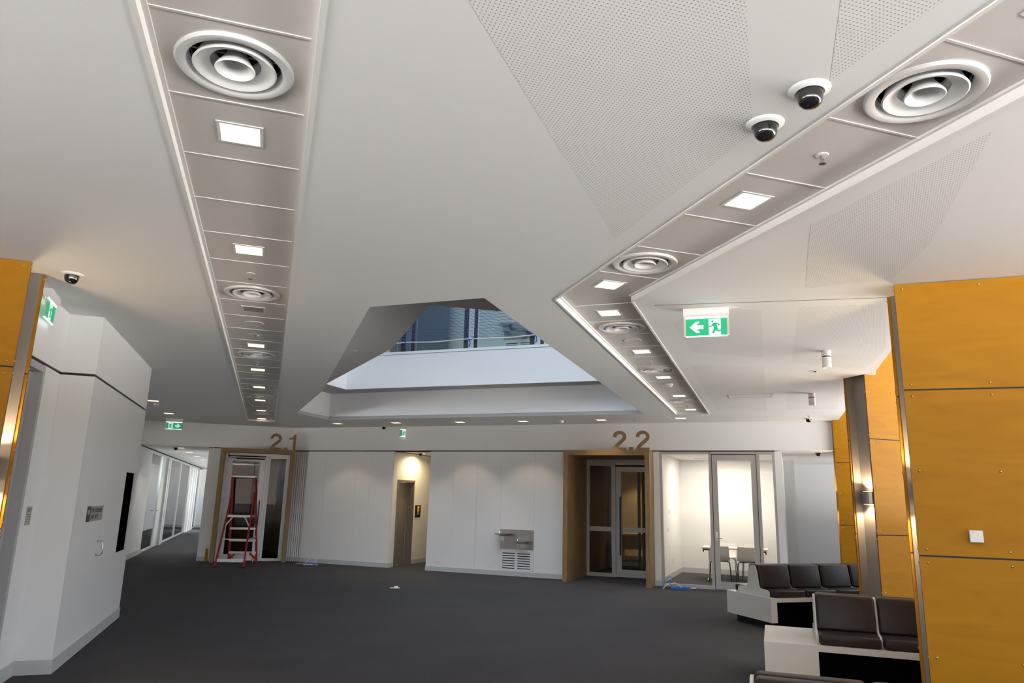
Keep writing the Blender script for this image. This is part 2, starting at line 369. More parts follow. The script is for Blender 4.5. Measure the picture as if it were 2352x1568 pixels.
def make_diffuser():
    t = thing('air_diffuser', 'x', 'air diffuser', group='round ceiling air diffusers')
    MB().lathe([(.20, .004), (.232, .002), (.234, -.006), (.226, -.014), (.20, -.016), (.188, -.010), (.182, .004), (.178, .05)], 40).build('outer_ring', 'white_enamel', t, True)
    MB().lathe([(.130, .03), (.100, .012), (.128, -.006), (.158, -.018), (.165, -.014), (.158, -.002), (.146, .03), (.110, .045), (.092, .05), (.088, .06)], 40).build('inner_ring', 'white_enamel', t, True)
    MB().lathe([(.0, .040), (.02, .034), (.06, -.006), (.076, -.020), (.080, -.016), (.074, -.004), (.045, .04), (.04, .06)], 32).build('cone', 'white_enamel', t, True)
    MB().lathe([(.179, .03), (.179, .11), (.0, .11)], 32).build('throat', 'duct_dark', t)
    MB().box(-.18, -.006, .05, .18, .006, .062).box(-.006, -.18, .05, .006, .18, .062).build('spider', 'steel', t)
    return t
DF = make_diffuser(); _df = [False]
def diffuser(P, z, rz, label):
    if not _df[0]: _df[0] = True; DF.location = v3(P, z); DF.rotation_euler = (0, 0, rz); DF['label'] = label; return DF
    return dup(DF, v3(P, z), rz, label)
def make_sprinkler():
    t = thing('fire_sprinkler', 'x', 'sprinkler', group='fire sprinkler heads')
    MB().lathe([(.0, -.004), (.012, -.005), (.03, -.004), (.034, 0), (.034, .001)], 20).build('escutcheon', 'white_enamel', t, True)
    MB().tube([(0, 0, -.002), (0, 0, -.022)], .007, 10).box(-.010, -.002, -.044, -.007, .002, -.018).box(.007, -.002, -.044, .010, .002, -.018).tube([(0, 0, -.022), (0, 0, -.044)], .0025, 6).build('frame', 'brushed_steel', t)
    MB().lathe([(.0, -.048), (.017, -.047), (.017, -.045), (.0, -.044)], 14).build('deflector', 'brushed_steel', t)
    return t
SP = make_sprinkler(); _sp = [False]
def sprinkler(P, z, label):
    if not _sp[0]: _sp[0] = True; SP.location = v3(P, z); SP['label'] = label; return SP
    return dup(SP, v3(P, z), 0, label)
def speaker(P, z, label):
    t = thing('ceiling_speaker', label, 'speaker', v3(P, z), group='flush round ceiling speakers')
    MB().lathe([(.0, -.003), (.075, -.003), (.08, -.004), (.092, -.004), (.095, 0), (.095, .002)], 32).build('grille', 'tile_metal', t, True)
    MB().lathe([(.085, -.0045), (.09, -.006), (.096, -.004), (.097, .001)], 32).build('rim', 'tee_bar', t, True)
def smoke(P, z, label):
    t = thing('smoke_detector', label, 'smoke detector', v3(P, z), group='smoke detectors on the ceilings')
    MB().lathe([(.0, -.012), (.052, -.012), (.055, -.006), (.055, .001)], 24).build('base', 'white_enamel', t, True)
    MB().lathe([(.0, -.052), (.022, -.052), (.034, -.044), (.036, -.032), (.048, -.028), (.050, -.012)], 24).build('sensor_head', 'white_enamel', t, True)
def emergency(P, z, label):
    t = thing('emergency_light', label, 'emergency light', v3(P, z), group='round emergency lights')
    MB().lathe([(.0, -.003), (.06, -.003), (.075, -.002), (.078, .001)], 28).build('bezel', 'white_enamel', t, True)
    MB().lathe([(.0, -.016), (.012, -.014), (.02, -.003)], 14).build('lens', 'steel', t, True)
    MB().lathe([(.0, -.008), (.005, -.007), (.006, -.002)], 8, (.03, .012, 0)).build('indicator', 'led_green', t)

# strip 1
ST1 = {0: 'd', 1: 'l', 4: 'l', 5: 's', 6: 'd', 7: 'x', 8: 'k', 9: 'e', 10: 'l', 11: 'd', 12: 's', 13: 'l', 14: 'k', 16: 'l', 17: 's', 18: 'd', 19: 'l', 22: 'l', 23: 'd', 24: 's', 25: 'l'}
cnt = {}
def nth(k):
    cnt[k] = cnt.get(k, 0) + 1; return ORD[cnt[k] - 1]
def strip_item(k, P, rz, where, key):
    if k == 'l': downlight(P, TZ0, rz, '%s lit square downlight from the camera in the %s of the ceiling' % (nth(key + 'l'), where))
    if k == 'd': diffuser(P, TZ0, rz, '%s round white air diffuser from the camera in the ceiling %s' % (nth(key + 'd'), where))
    if k == 's': sprinkler(P, TZ0, '%s fire sprinkler head from the camera in the %s' % (nth(key + 's'), where))
    if k == 'k': speaker(P, TZ0, '%s flush round speaker from the camera in the %s' % (nth(key + 'k'), where))
    if k == 'o': smoke(P, TZ0, 'white smoke detector hanging in the %s' % where)
    if k == 'e': emergency(P, TZ0, 'round emergency light with green indicator in the %s' % where)
    if k == 'x':
        o = downlight(P, TZ0, rz, 'unlit square downlight beside a diffuser in the %s' % where)
        for c in o.children:
            if c.name.startswith('lamp'): c.data = c.data.copy(); c.data.materials[0] = MATS['plate_grey']
nmid = (S1N0 + S1N1) / 2
for i in range(-3, 26):
    k = ST1.get(i, 'p'); P = FA(nmid, 2.88 + 0.6 * i)
    tile('l' if k in 'lx' else ('d' if k == 'd' else 'p'), P, RZA)
    if i > -3: tee(FA(nmid, 2.58 + 0.6 * i), RZA)
    if k != 'p': strip_item(k, P, RZA, 'left strip', 'a')
for n0, n1 in ((S1N0, S1N0 + .02), (S1N1 - .02, S1N1)):
    MB().prism([FA(n0, S1S0), FA(n1, S1S0), FA(n1, S1S1), FA(n0, S1S1)], TZ0 - .012, TZ0 + .014).build('edge_channel', 'tee_bar', ce)
# white lipping along the strips
for n0 in (S1N0 - .022, S1N1):
    MB().prism([FA(n0, S1S0), FA(n0 + .022, S1S0), FA(n0 + .022, S1S1), FA(n0, S1S1)], HC - .006, HC + .002).build('edge_lipping', 'edge_white', ce)
# strip 2, front leg, corner, back leg
am = (A0 + A1) / 2; bmid = (B0 + B1) / 2
ST2 = {0: 'd', 1: 's', 2: 'l', 3: 'p', 4: 'd'}
for i in range(-2, 5):
    k = ST2.get(i, 'l' if i == -1 else 'p'); P = FA(am, 2.04 + 0.6 * i)
    tile('l' if k == 'l' else ('d' if k == 'd' else 'p'), P, RZA); tee(FA(am, 1.74 + 0.6 * i + 0.6), RZA)
    if k != 'p': strip_item(k, P, RZA, 'front right strip', 'b')
cp = FA(am, 5.03); cpoly = [FA(A0 + .012, 4.745), FA(A1 - .012, 4.745), xing(A1 - .014, B1 - .014), FB(B1 - .014, 6.035), FB(B0 + .014, 6.035), xing(A0 + .014, B0 + .014)]
MB().prism(cpoly, TZ0, TZ1, [sq(cp, RZA)]).build('ceiling_tile', 'tile_metal', ce)
strip_item('l', cp, RZA, 'front right strip', 'b')
ST3 = {0: 'l', 1: 'd', 2: 'k', 3: 'l', 4: 's', 5: 'd', 6: 'l', 7: 'o', 9: 'l', 10: 'd', 11: 's', 12: 'l'}
for i in range(0, 13):
    k = ST3.get(i, 'p'); P = FB(bmid, 6.35 + 0.6 * i)
    tile('l' if k == 'l' else ('d' if k == 'd' else 'p'), P, RZB); tee(FB(bmid, 6.05 + 0.6 * i), RZB)
    if k != 'p': strip_item(k, P, RZB, 'back right strip', 'c')
def strip2_band(oA0, oA1, z0, z1, name, m, side):
    n = A0 if side == 'L' else A1; b = B0 if side == 'L' else B1
    MB().prism([FA(n + oA0, S2S0), FA(n + oA1, S2S0), xing(n + oA1, b + oA1), FB(b + oA1, S2S1), FB(b + oA0, S2S1), xing(n + oA0, b + oA0)], z0, z1).build(name, m, ce)
strip2_band(0, .018, TZ0 - .012, TZ0 + .014, 'edge_channel', 'tee_bar', 'L'); strip2_band(-.018, 0, TZ0 - .012, TZ0 + .014, 'edge_channel', 'tee_bar', 'R')
strip2_band(-.02, 0, HC - .006, HC + .002, 'edge_lipping', 'edge_white', 'L'); strip2_band(0, .02, HC - .006, HC + .002, 'edge_lipping', 'edge_white', 'R')
# downlights along the back wall and left of it
names = ['leftmost of the six square downlights along the back wall ceiling', 'second square downlight from the left along the back wall ceiling', 'third square downlight from the left along the back wall ceiling',
         'fourth square downlight from the left along the back wall ceiling', 'square downlight in front of the number 2.2 on the back wall ceiling', 'rightmost of the six square downlights along the back wall ceiling',
         'square downlight beside the white corner cabinet on the left ceiling', 'square downlight just above the exit sign with right arrow']
for (c, rz), nm_ in zip(fl_pos, names):
    o = downlight(c, HC, rz, nm_)
WARM = (1.0, 0.80, 0.58)
for (c, rz) in fl_pos[:6]:
    hold = [o for o in bpy.data.objects if o.name.startswith('square_downlight') and (Vector(o.location[:2]) - c).length < .01][0]
    spot(hold, (0, 0, -.01), 40, WARM, 88, .4, .05)

# ---- slab and upper floor
vf = [GP(986.5, 700.5, HS), GP(900, 800, HS), GP(749, 881.5, HS), GP(794.4, 894.1, HS)]
X3 = GP(1377.7, 874, HS); dX = (X3 - vf[3]).normalized(); W_ = GP(1153, 715, HS); dW = (W_ - vf[0]).normalized()
void = vf + [X3 + dX * 0.9, W_ + dW * 0.9]
mat('soffit_shade', (0.50, 0.49, 0.485), 0.8)  # soffit shade put into the colour, greyer than the slab's white
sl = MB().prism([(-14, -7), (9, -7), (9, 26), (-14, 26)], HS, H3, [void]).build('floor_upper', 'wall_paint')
sl.data.materials.append(MATS['soffit_shade'])
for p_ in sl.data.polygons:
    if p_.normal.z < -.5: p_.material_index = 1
tag(sl, 'white painted slab edge and soffit of the upper floor around the void', 'floor slab', kind='structure')
MB().bar(v3(vf[3] + Vector((0, 0)), H3 - .06) , v3(X3 + dX * .9, H3 - .06), .004, .006).build('edge_joint', 'shadow_gap', sl)
nV = Vector((dX.y, -dX.x))     # towards the camera
sl.children[-1].location = (nV.x * .002, nV.y * .002, 0)
roof = MB().prism([(-14, 2), (9, 2), (9, 30), (-14, 30)], 8.2, 8.4, [[(-4.5, 6.5), (3.0, 6.5), (3.0, 12.6), (-4.5, 12.6)]]).build('ceiling_upper', 'ceiling_paint')
tag(roof, 'white ceiling with a skylight over the void on the upper floor', 'ceiling', kind='structure')

# ---- back wall, with lower panels and the bulkhead above the shadow joint
wb = thing('wall_back', 'long white back wall of the hall carrying the number 2.2', 'wall', v3(OW), RZW, kind='structure')
MB().box(-5.95, 0, HJ + .008, 6.72, .16, HC).build('bulkhead', 'wall_paint', wb)
MB().box(-5.9, .02, HJ - .02, 5.64, .15, HJ + .01).build('joint_recess', 'shadow_gap', wb)
def wall_run(u0, u1, joints, backing=True):
    js = [u0] + joints + [u1]
    MB().box(u0, .012, 0, u1, .15, HJ - .014).build('backing', 'skirting', wb)
    for a, b in zip(js[:-1], js[1:]):
        MB().box(a + .0015, 0, 0.0, b - .0015, .014, HJ - .014).build('wall_panel', 'panel_white', wb)
    MB().box(u0, -.012, 0, u1, .002, .10).build('baseboard', 'skirting', wb)
ju = [plane_uz(x, 1040, OW, RZW)[0] for x in (1045, 1098.5, 1153.6, 1229.4)]
wall_run(-5.45, -2.97, [-4.9, -4.0, -3.6])
wall_run(-1.98, 1.42, ju)
wall_run(3.25, 3.38, []); wall_run(5.645, 5.765, [])
# fluted return beside the 2.1 doors
MB().box(-5.95, .03, 0, -5.40, .15, HJ - .014).build('backing', 'plate_grey', wb)
for i in range(9):
    u = -5.90 + i * .058; dp = .05 * (1 - i / 10)
    pr = lambda g: [(u + .017 * math.cos(math.pi * k / 6), .03 - (dp + g) * math.sin(math.pi * k / 6)) for k in range(7)]
    MB().prism(pr(0), 0.10, HJ - .014).build('rib', 'panel_white', wb); MB().prism(pr(.004), 0.0, .10).build('rib_base', 'skirting', wb)
MB().box(-5.44, 0.16, HJ + .01, -5.43, 0.17, HC).build('return', 'wall_paint', wb)

# ---- lift lobby
lb = thing('wall_lobby', 'cream lit lift lobby recess in the back wall', 'wall', v3(OW), RZW, kind='structure')
UL = -3.02
MB().box(UL - .25, .15, 0, UL - .0, .33, HJ).box(UL - .25, 1.17, 0, UL, 5.0, HJ).box(UL - .25, .33, 2.03, UL, 1.17, HJ).build('side_wall', 'wall_paint', lb)
MB().box(UL + .001, .012, 0, UL + .06, .16, HJ - .014).build('end_return', 'panel_white', lb)
MB().box(UL, .15, 0, UL + .012, .30, .10).box(UL, 1.2, 0, UL + .012, 5.0, .10).box(UL + .05, .0, 0, UL + .062, .16, .10).build('baseboard', 'skirting', lb)
MB().box(-1.98, .15, 0, -1.85, 5.0, HJ).build('side_wall', 'wall_paint', lb)
MB().box(UL - .2, 4.9, 0, -1.8, 5.05, HJ).build('end_wall', 'wall_paint', lb)
MB().box(UL - .3, .15, HJ, -1.8, 5.05, HJ + .1).build('lobby_ceiling', 'ceiling_paint', lb)
MB().box(UL + .0, .16, HJ - .012, UL + .004, 4.9, HJ - .001).build('joint_line', 'shadow_gap', lb)
lift = thing('door_4', 'brushed bronze lift door in a square metal frame', 'lift door', v3(FW(UL, 0)), RZW, kind='structure')
MB().box(-.16, .33, 0, .02, .385, 2.03).build('jamb', 'lift_metal', lift); MB().box(-.16, 1.115, 0, .02, 1.17, 2.03).build('jamb', 'lift_metal', lift)
MB().box(-.16, .33, 1.975, .02, 1.17, 2.03).build('frame_head', 'lift_metal', lift)
MB().box(-.20, .385, 0, -.17, .75, 1.975).build('door_leaf', 'lift_metal', lift); MB().box(-.20, .754, 0, -.17, 1.115, 1.975).build('door_leaf', 'lift_metal', lift)
MB().box(-.168, .50, .80, -.160, .62, 1.22).build('door_plate', 'brushed_steel', lift)
MB().box(-.17, .385, 0, -.02, .75, .006).build('sill', 'brass', lift)
cpn = thing('lift_call_panel', 'black lift call panel with amber display on the lobby wall', 'call panel', v3(FW(UL, 1.41), 1.27), RZW)
MB().box(.0005, -.13, -.15, .02, .13, .15).build('plate', 'black', cpn)
MB().box(.0202, -.04, .075, .022, .06, .125).build('display', 'lamp_amber', cpn); 
MB().prism([(-.045, .0), (.05, .0), (.05, .06), (-.045, .06)], .0202, .022, [[(-.02, .014), (.025, .014), (.025, .046), (-.02, .046)]], axis='x').build('display', 'lamp_amber', cpn)
for zz, ww in ((-.035, .07), (-.06, .1), (-.085, .05)): MB().box(.0202, -.04, zz, .0212, -.04 + ww, zz + .012).build('print_line', 'paper', cpn)
P = GP(975, 1040.5, HJ)
lo = downlight(GP(974, 1041.5, HJ), HJ + .09, RZW, 'square downlight in the lift lobby ceiling'); lo.location.z = HJ - .001
spot(lo, (0, 0, -.02), 80, (1.0, .74, .40), 172, .6, .06)

# ---- oak portals with doors
def portal(name, label, loc, rz, x0, x1, yb, leg, top, headh):
    t = thing(name, label, 'door surround', loc, rz, kind='structure')
    MB().box(x0, 0, 0, x0 + leg, yb, top).build('jamb', 'oak', t); MB().box(x1 - leg, 0, 0, x1, yb, top).build('jamb', 'oak', t)
    MB().box(x0 + leg, 0, top - headh, x1 - leg, yb, top).build('head', 'oak_h', t)
    return t
p2 = portal('trim_2', 'deep oak door surround under the number 2.2', v3(FW(0, -.45)), RZW, 1.42, 3.25, .5, .10, 2.685, .105)
for side in (0, 1):
    for k in range(11):
        y = .51 + k * .098
        x = 1.42 if side == 0 else 3.15
        MB().box(x + (.0 if side == 0 else .012), y, 0, x + (.088 if side == 0 else .10), y + .088, 2.58).build('batten', 'oak', p2)
    x = 1.38 if side == 0 else 3.238
    MB().box(x, .5, 0, x + .06, 1.62, 2.62).build('lining', 'oak', p2)
for k in range(11):
    y = .51 + k * .098; MB().box(1.51, y, 2.58, 3.15, y + .088, 2.64).build('batten', 'oak_h', p2)
p1 = portal('trim_1', 'oak door surround under the number 2.1', v3(FA(0, 18.93)), RZA, -1.16, .577, .46, .10, 2.685, .095)

def glazed_panel(parent, x0, x1, z0, z1, y, f, m, glass, name='door_leaf', top=None, bot=None, d=.045):
    top = f if top is None else top; bot = f if bot is None else bot
    o = MB().prism([(x0, z0), (x1, z0), (x1, z1), (x0, z1)], y, y + d, [[(x0 + f, z0 + bot), (x1 - f, z0 + bot), (x1 - f, z1 - top), (x0 + f, z1 - top)]], axis='y').build(name, m, parent)
    MB().box(x0 + f - .005, y + d / 2 - .004, z0 + bot - .005, x1 - f + .005, y + d / 2 + .004, z1 - top + .005).build('glass_pane', glass, o)
    return o
# doors 2.1
d1 = thing('door_1', 'white aluminium glazed door and side light in the 2.1 surround', 'door', v3(FA(0, 19.30)), RZA, kind='structure')
MB().box(-1.06, 0, 0, -1.0, .1, 2.59).build('frame_post', 'alu_white', d1); MB().box(.44, 0, 0, .477, .1, 2.59).build('frame_post', 'alu_white', d1)
MB().box(-1.0, 0, 2.53, .44, .1, 2.59).build('frame_head', 'alu_white', d1); MB().box(-.10, 0, 0, -.04, .1, 2.53).build('mullion', 'alu_white', d1)
lf = glazed_panel(d1, -.995, -.105, .01, 2.50, .02, .12, 'alu_white', 'glass_tint', bot=.15, top=.10)
glazed_panel(d1, -.035, .44, .0, 2.53, .02, .05, 'alu_white', 'glass_tint', 'side_light', bot=.06, top=.05)
MB().box(-.80, -.03, 2.44, -.13, .02, 2.475).build('closer_arm', 'black', lf); MB().box(-.97, -.05, 2.55, -.33, .0, 2.60).build('closer_body', 'alu_white', lf)
MB().tube([(-.965, -.02, 2.58), (-.99, -.03, 2.52), (-.95, -.03, 2.47), (-.80, -.03, 2.46)], .007, 6).build('cable', 'black', lf)
MB().tube([(-.16, -.05, 1.45), (-.16, -.05, .80)], .012, 8).build('pull_handle', 'black', lf)
MB().tube([(-.16, .02, 1.43), (-.16, -.06, 1.43)], .012, 8).build('lock', 'steel', lf)
for z in (2.2, 1.45, .55): MB().tube([(-1.0, .01, z - .06), (-1.0, .01, z + .06)], .011, 8).build('hinge', 'steel', lf)
# doors 2.2
d2 = thing('door_2', 'grey framed glazed door and side light deep inside the 2.2 surround', 'door', v3(FW(0, 1.13)), RZW, kind='structure')
MB().box(1.47, 0, 0, 1.53, .1, 2.58).build('frame_post', 'alu_grey', d2); MB().box(3.15, 0, 0, 3.2, .1, 2.58).build('frame_post', 'alu_grey', d2)
MB().box(1.53, 0, 2.50, 3.15, .1, 2.58).build('frame_head', 'alu_grey', d2); MB().box(2.12, 0, 0, 2.18, .1, 2.50).build('mullion', 'alu_grey', d2)
sl2 = glazed_panel(d2, 1.53, 2.12, 0, 2.5, .02, .035, 'alu_grey', 'glass_tint', 'side_light', bot=.08, top=.06)
lf2 = glazed_panel(d2, 2.185, 3.145, .01, 2.42, .02, .12, 'alu_grey', 'glass_tint', bot=.16, top=.11)
MB().box(2.19, -.04, 2.42, 3.1, .02, 2.46).build('closer_arm', 'black', lf2); MB().box(2.4, -.04, 2.47, 3.1, .0, 2.53).build('closer_body', 'alu_grey', lf2)
MB().tube([(2.30, -.07, 1.75), (2.30, -.07, .48)], .013, 8).build('pull_handle', 'black', lf2)
for z in (1.65, .58): MB().tube([(2.30, -.07, z), (2.25, .02, z)], .009, 8).build('handle_bracket', 'brass', lf2)
MB().box(1.57, .036, .98, 2.08, .0385, 1.08).build('frosted_band', 'frosted', sl2); MB().box(2.31, .036, .98, 3.02, .0385, 1.08).build('frosted_band', 'frosted', lf2)

# room behind 2.2
r2 = thing('wall_room_b', 'timber lined lobby and lit room behind the 2.2 doors', 'wall', v3(OW), RZW, kind='structure')
MB().box(1.38, 1.3, 0, 1.46, 3.6, 2.7).box(3.2, 1.3, 0, 3.26, 3.4, 2.7).build('side_wall', 'oak', r2)
MB().box(1.0, 1.25, 2.62, 3.26, 3.5, 2.7).box(-1.0, 3.6, 2.7, 3.26, 8.0, 2.8).build('lobby_ceiling', 'ceiling_paint', r2)
MB().box(-1.0, 7.9, 0, 3.9, 8.0, 2.75).box(-1.1, 5.1, 0, -1.0, 8.0, 2.75).build('end_wall', 'warm_wall', r2)
MB().box(3.26, 3.6, 0, 3.34, 8.0, 2.75).build('partition', 'warm_wall', r2)
glazed_panel(r2, 1.46, 2.3, 0, 2.5, 3.4, .07, 'alu_grey', 'glass', 'inner_side_light'); glazed_panel(r2, 2.34, 3.2, 0, 2.5, 3.4, .10, 'alu_grey', 'glass', 'inner_door_leaf')
MB().tube([(2.42, 3.36, 1.6), (2.42, 3.36, .5)], .014, 8).build('pull_handle', 'black', r2)
ds = thing('reception_desk', 'timber topped desk in the lit room behind the 2.2 doors', 'desk', v3(FW(1.9, 6.0)), RZW)
MB().box(-.7, -.3, .72, .7, .3, .76).build('desk_top', 'table_timber', ds); MB().box(-.68, -.28, 0, -.64, .28, .72).build('leg', 'warm_wall', ds); MB().box(.64, -.28, 0, .68, .28, .72).build('leg', 'warm_wall', ds); MB().box(-.64, .2, .3, .64, .22, .72).build('modesty_panel', 'warm_wall', ds)
q = downlight(FW(2.4, 5.6), 2.699, RZW, 'square downlight in the room seen through the 2.2 doors'); spot(q, (0, 0, -.02), 150, WARM, 130, .5, .06)
q = downlight(FW(1.6, 7.1), 2.699, RZW, 'square downlight furthest inside the room behind the 2.2 doors'); spot(q, (0, 0, -.02), 80, WARM, 120, .5, .06)
# room behind 2.1
r1 = thing('wall_room_a', 'dim room with amber timber panels behind the 2.1 doors', 'wall', v3(FA(0, 0)), RZA, kind='structure')
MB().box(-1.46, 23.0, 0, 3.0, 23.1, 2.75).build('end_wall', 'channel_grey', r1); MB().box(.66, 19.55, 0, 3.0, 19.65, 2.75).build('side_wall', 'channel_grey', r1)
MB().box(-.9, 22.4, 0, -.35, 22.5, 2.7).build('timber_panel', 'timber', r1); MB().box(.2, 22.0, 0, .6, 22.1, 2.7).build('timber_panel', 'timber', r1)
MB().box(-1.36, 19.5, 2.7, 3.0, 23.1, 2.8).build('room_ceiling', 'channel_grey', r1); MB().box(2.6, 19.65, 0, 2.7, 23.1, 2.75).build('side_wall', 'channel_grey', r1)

# ---- wall of 2.1, corridor
wl = thing('wall_back_left', 'white wall and bulkhead around the corridor opening carrying the number 2.1', 'wall', v3(FA(0, 0)), RZA, kind='structure')
MB().box(-3.06, 19.35, HJ + .008, .62, 19.5, HC).build('bulkhead', 'wall_paint', wl)
MB().box(-1.46, 19.36, 0, -1.10, 19.5, HJ - .014).build('wall_panel', 'panel_white', wl)
MB().box(-1.46, 19.37, HJ - .02, .6, 19.5, HJ + .01).build('joint_recess', 'shadow_gap', wl)
MB().box(-1.47, 19.345, 0, -1.16, 19.36, .10).build('baseboard', 'skirting', wl)
MB().box(.50, 19.36, 0, .66, 19.5, HJ - .014).build('wall_panel', 'panel_white', wl)
MB().box(-1.10, 19.41, 2.6, .55, 19.5, HJ).build('door_header', 'shadow_gap', wl)
co = thing('wall_corridor', 'white corridor beyond the hall with glazed offices on its left', 'wall', v3(FA(0, 0)), RZA, kind='structure')
MB().box(-1.46, 19.5, 0, -1.36, 37.2, HJ).build('side_wall', 'wall_paint', co)
MB().box(-3.15, 19.4, 0, -3.02, 21.6, HJ).build('side_wall', 'wall_paint', co); MB().box(-3.02, 19.4, 0, -3.005, 21.6, .12).build('baseboard', 'skirting', co)
MB().box(-3.2, 37.0, 0, -1.36, 37.15, HJ).build('end_wall', 'wall_paint', co); MB().box(-3.02, 36.985, 0, -1.46, 37.0, .12).build('baseboard', 'skirting', co)
MB().box(-3.15, 19.36, HJ, -1.36, 37.15, HJ + .08).build('corridor_ceiling', 'ceiling_paint', co)
MB().box(-3.02, 19.4, HJ - .025, -3.0, 37.0, HJ - .002).build('joint_line', 'shadow_gap', co)
MB().box(-6.6, 21.5, 0, -3.06, 21.6, HJ).box(-6.6, 29.0, 0, -3.1, 29.08, HJ).box(-6.6, 37.0, 0, -3.1, 37.1, HJ).build('office_wall', 'wall_paint', co)
MB().box(-6.6, 21.5, HJ, -3.0, 37.1, HJ + .08).build('office_ceiling', 'ceiling_paint', co)
gw = thing('window_1', 'row of glazed office fronts along the left of the corridor', 'glazed partition', v3(FA(0, 0)), RZA, kind='structure')
marks = [(21.6, 23.8, 'g'), (23.8, 24.6, 's'), (24.6, 25.4, 'm'), (25.4, 28.9, 'g'), (28.9, 32.2, 'g'), (32.2, 35.0, 'm'), (35.0, 36.98, 'g')]
for s0, s1, k in marks:
    MB().box(-3.09, s0, 0, -3.03, s0 + .07, HJ - .08).build('mullion', 'alu_white', gw)
    if k == 's': MB().box(-3.08, s0 + .07, 0, -3.04, s1, HJ - .08).build('solid_panel', 'panel_white', gw); continue
    if k == 'm':
        nn = 4 if s1 - s0 < 1 else 6
        for j in range(nn): MB().box(-3.10, s0 + (s1 - s0) * (j + .6) / nn, 0, -2.97, s0 + (s1 - s0) * (j + .6) / nn + .06, HJ - .08).build('door_stile', 'alu_white' if j % 2 else 'alu_grey', gw)
        continue
    MB().box(-3.065, s0 + .07, .05, -3.055, s1, HJ - .08).build('glass_pane', 'glass', gw)
    MB().box(-3.08, s0 + .07, 0, -3.03, s1, .05).build('sill', 'alu_white', gw)
MB().box(-3.09, 21.6, HJ - .08, -3.03, 37.0, HJ - .025).build('head_rail', 'alu_white', gw)
for s in (23.55, 26.0, 34.8): MB().tube([(-3.03, s, 1.05), (-2.96, s, 1.05), (-2.96, s + .14, 1.05)], .012, 8).build('lever_handle', 'steel', gw)
for i, s in enumerate((23.2, 26.6, 31.0, 34.6)):  # glowing panels added to brighten the daylit offices
    q = thing('office_fill_panel', '%s glowing panel added to brighten the glazed corridor offices' % ORD[i], 'ceiling light', v3(FA(-4.3, s), HJ), RZA, group='added office fill panels')
    MB().prism([(-.32, -.32), (.32, -.32), (.32, .32), (-.32, .32)], -.006, 0, [[(-.29, -.29), (.29, -.29), (.29, .29), (-.29, .29)]]).build('frame', 'white_enamel', q); MB().box(-.29, -.29, -.004, .29, .29, -.001).build('diffuser_panel', 'lamp_office', q)
wo = thing('window_2', 'daylit windows of the offices beside the corridor', 'window', v3(FA(0, 0)), RZA, kind='structure')
for s in (21.6, 24.0, 26.5, 29.0, 31.6, 34.3, 36.95): MB().box(-6.6, s, 0, -6.5, s + .08, HJ).build('mullion', 'alu_white', wo)
MB().box(-6.6, 21.6, 0, -6.5, 37, .12).build('sill_wall', 'wall_paint', wo); MB().box(-6.6, 21.6, 2.6, -6.5, 37, 2.7).build('head_rail', 'alu_white', wo)
for i, (px, py) in enumerate(((415, 1028), (433.5, 1038.5), (452, 1047.5), (467, 1055.5))):
    P = GP(px, py, HJ); n, s = toA(P)
    q = downlight(FA(-2.2, s), HJ - .001, RZA, '%s square downlight along the corridor ceiling' % ORD[i]); spot(q, (0, 0, -.02), 25, (1, .9, .75), 120, .6, .05)

# ---- left cabinet wall
cb = thing('wall_left', 'tall white joinery wall with hose reel doors on the left', 'wall', v3(FA(0, 0)), RZA, kind='structure')
CN = -1.69; S0, S1_ = 7.82, 10.97
MB().box(-3.0, S0, HJ + .01, CN, S1_, HC).build('bulkhead', 'wall_paint', cb); MB().box(-2.9, S0 + .02, HJ - .02, CN - .02, S1_ - .02, HJ + .012).build('joint_recess', 'shadow_gap', cb)
MB().box(-3.0, S0 + .015, 0, CN - .015, S1_ - .012, HJ - .014).build('carcass', 'skirting', cb)
def cab_panel(s0, s1, z0, z1, holes=()):
    MB().prism([(s0 + .0015, z0), (s1 - .0015, z0), (s1 - .0015, z1), (s0 + .0015, z1)], CN - .016, CN, holes, axis='x').build('wall_panel', 'panel_white', cb)
cab_panel(S0, 8.33, .12, HJ - .014); cab_panel(8.33, 9.065, .12, HJ - .014); cab_panel(9.065, S1_, .12, HJ - .014, [[(10.17, .865), (10.74, .865), (10.74, 1.835), (10.17, 1.835)]])
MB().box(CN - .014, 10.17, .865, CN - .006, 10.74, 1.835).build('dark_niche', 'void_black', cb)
MB().box(CN - .003, 10.735, .865, CN + .012, 10.75, 1.835).build('niche_trim', 'alu_white', cb)
MB().box(-3.0, S0 - .001, 0, CN, S0 + .015, HJ - .014).build('wall_panel', 'panel_white', cb)
for a, b in ((S0, 8.33), (8.33, 9.065), (9.065, S1_ + .005)): MB().box(CN - .02, a + .0015, 0, CN + .012, b - .0015, .12).build('baseboard', 'skirting', cb)
MB().box(-2.02, S0 - .012, 0, CN + .012, S0 + .01, .12).build('baseboard', 'skirting', cb)
MB().box(-3.0, S1_ - .014, 0, CN, S1_, HJ - .014).build('wall_panel', 'panel_white', cb)
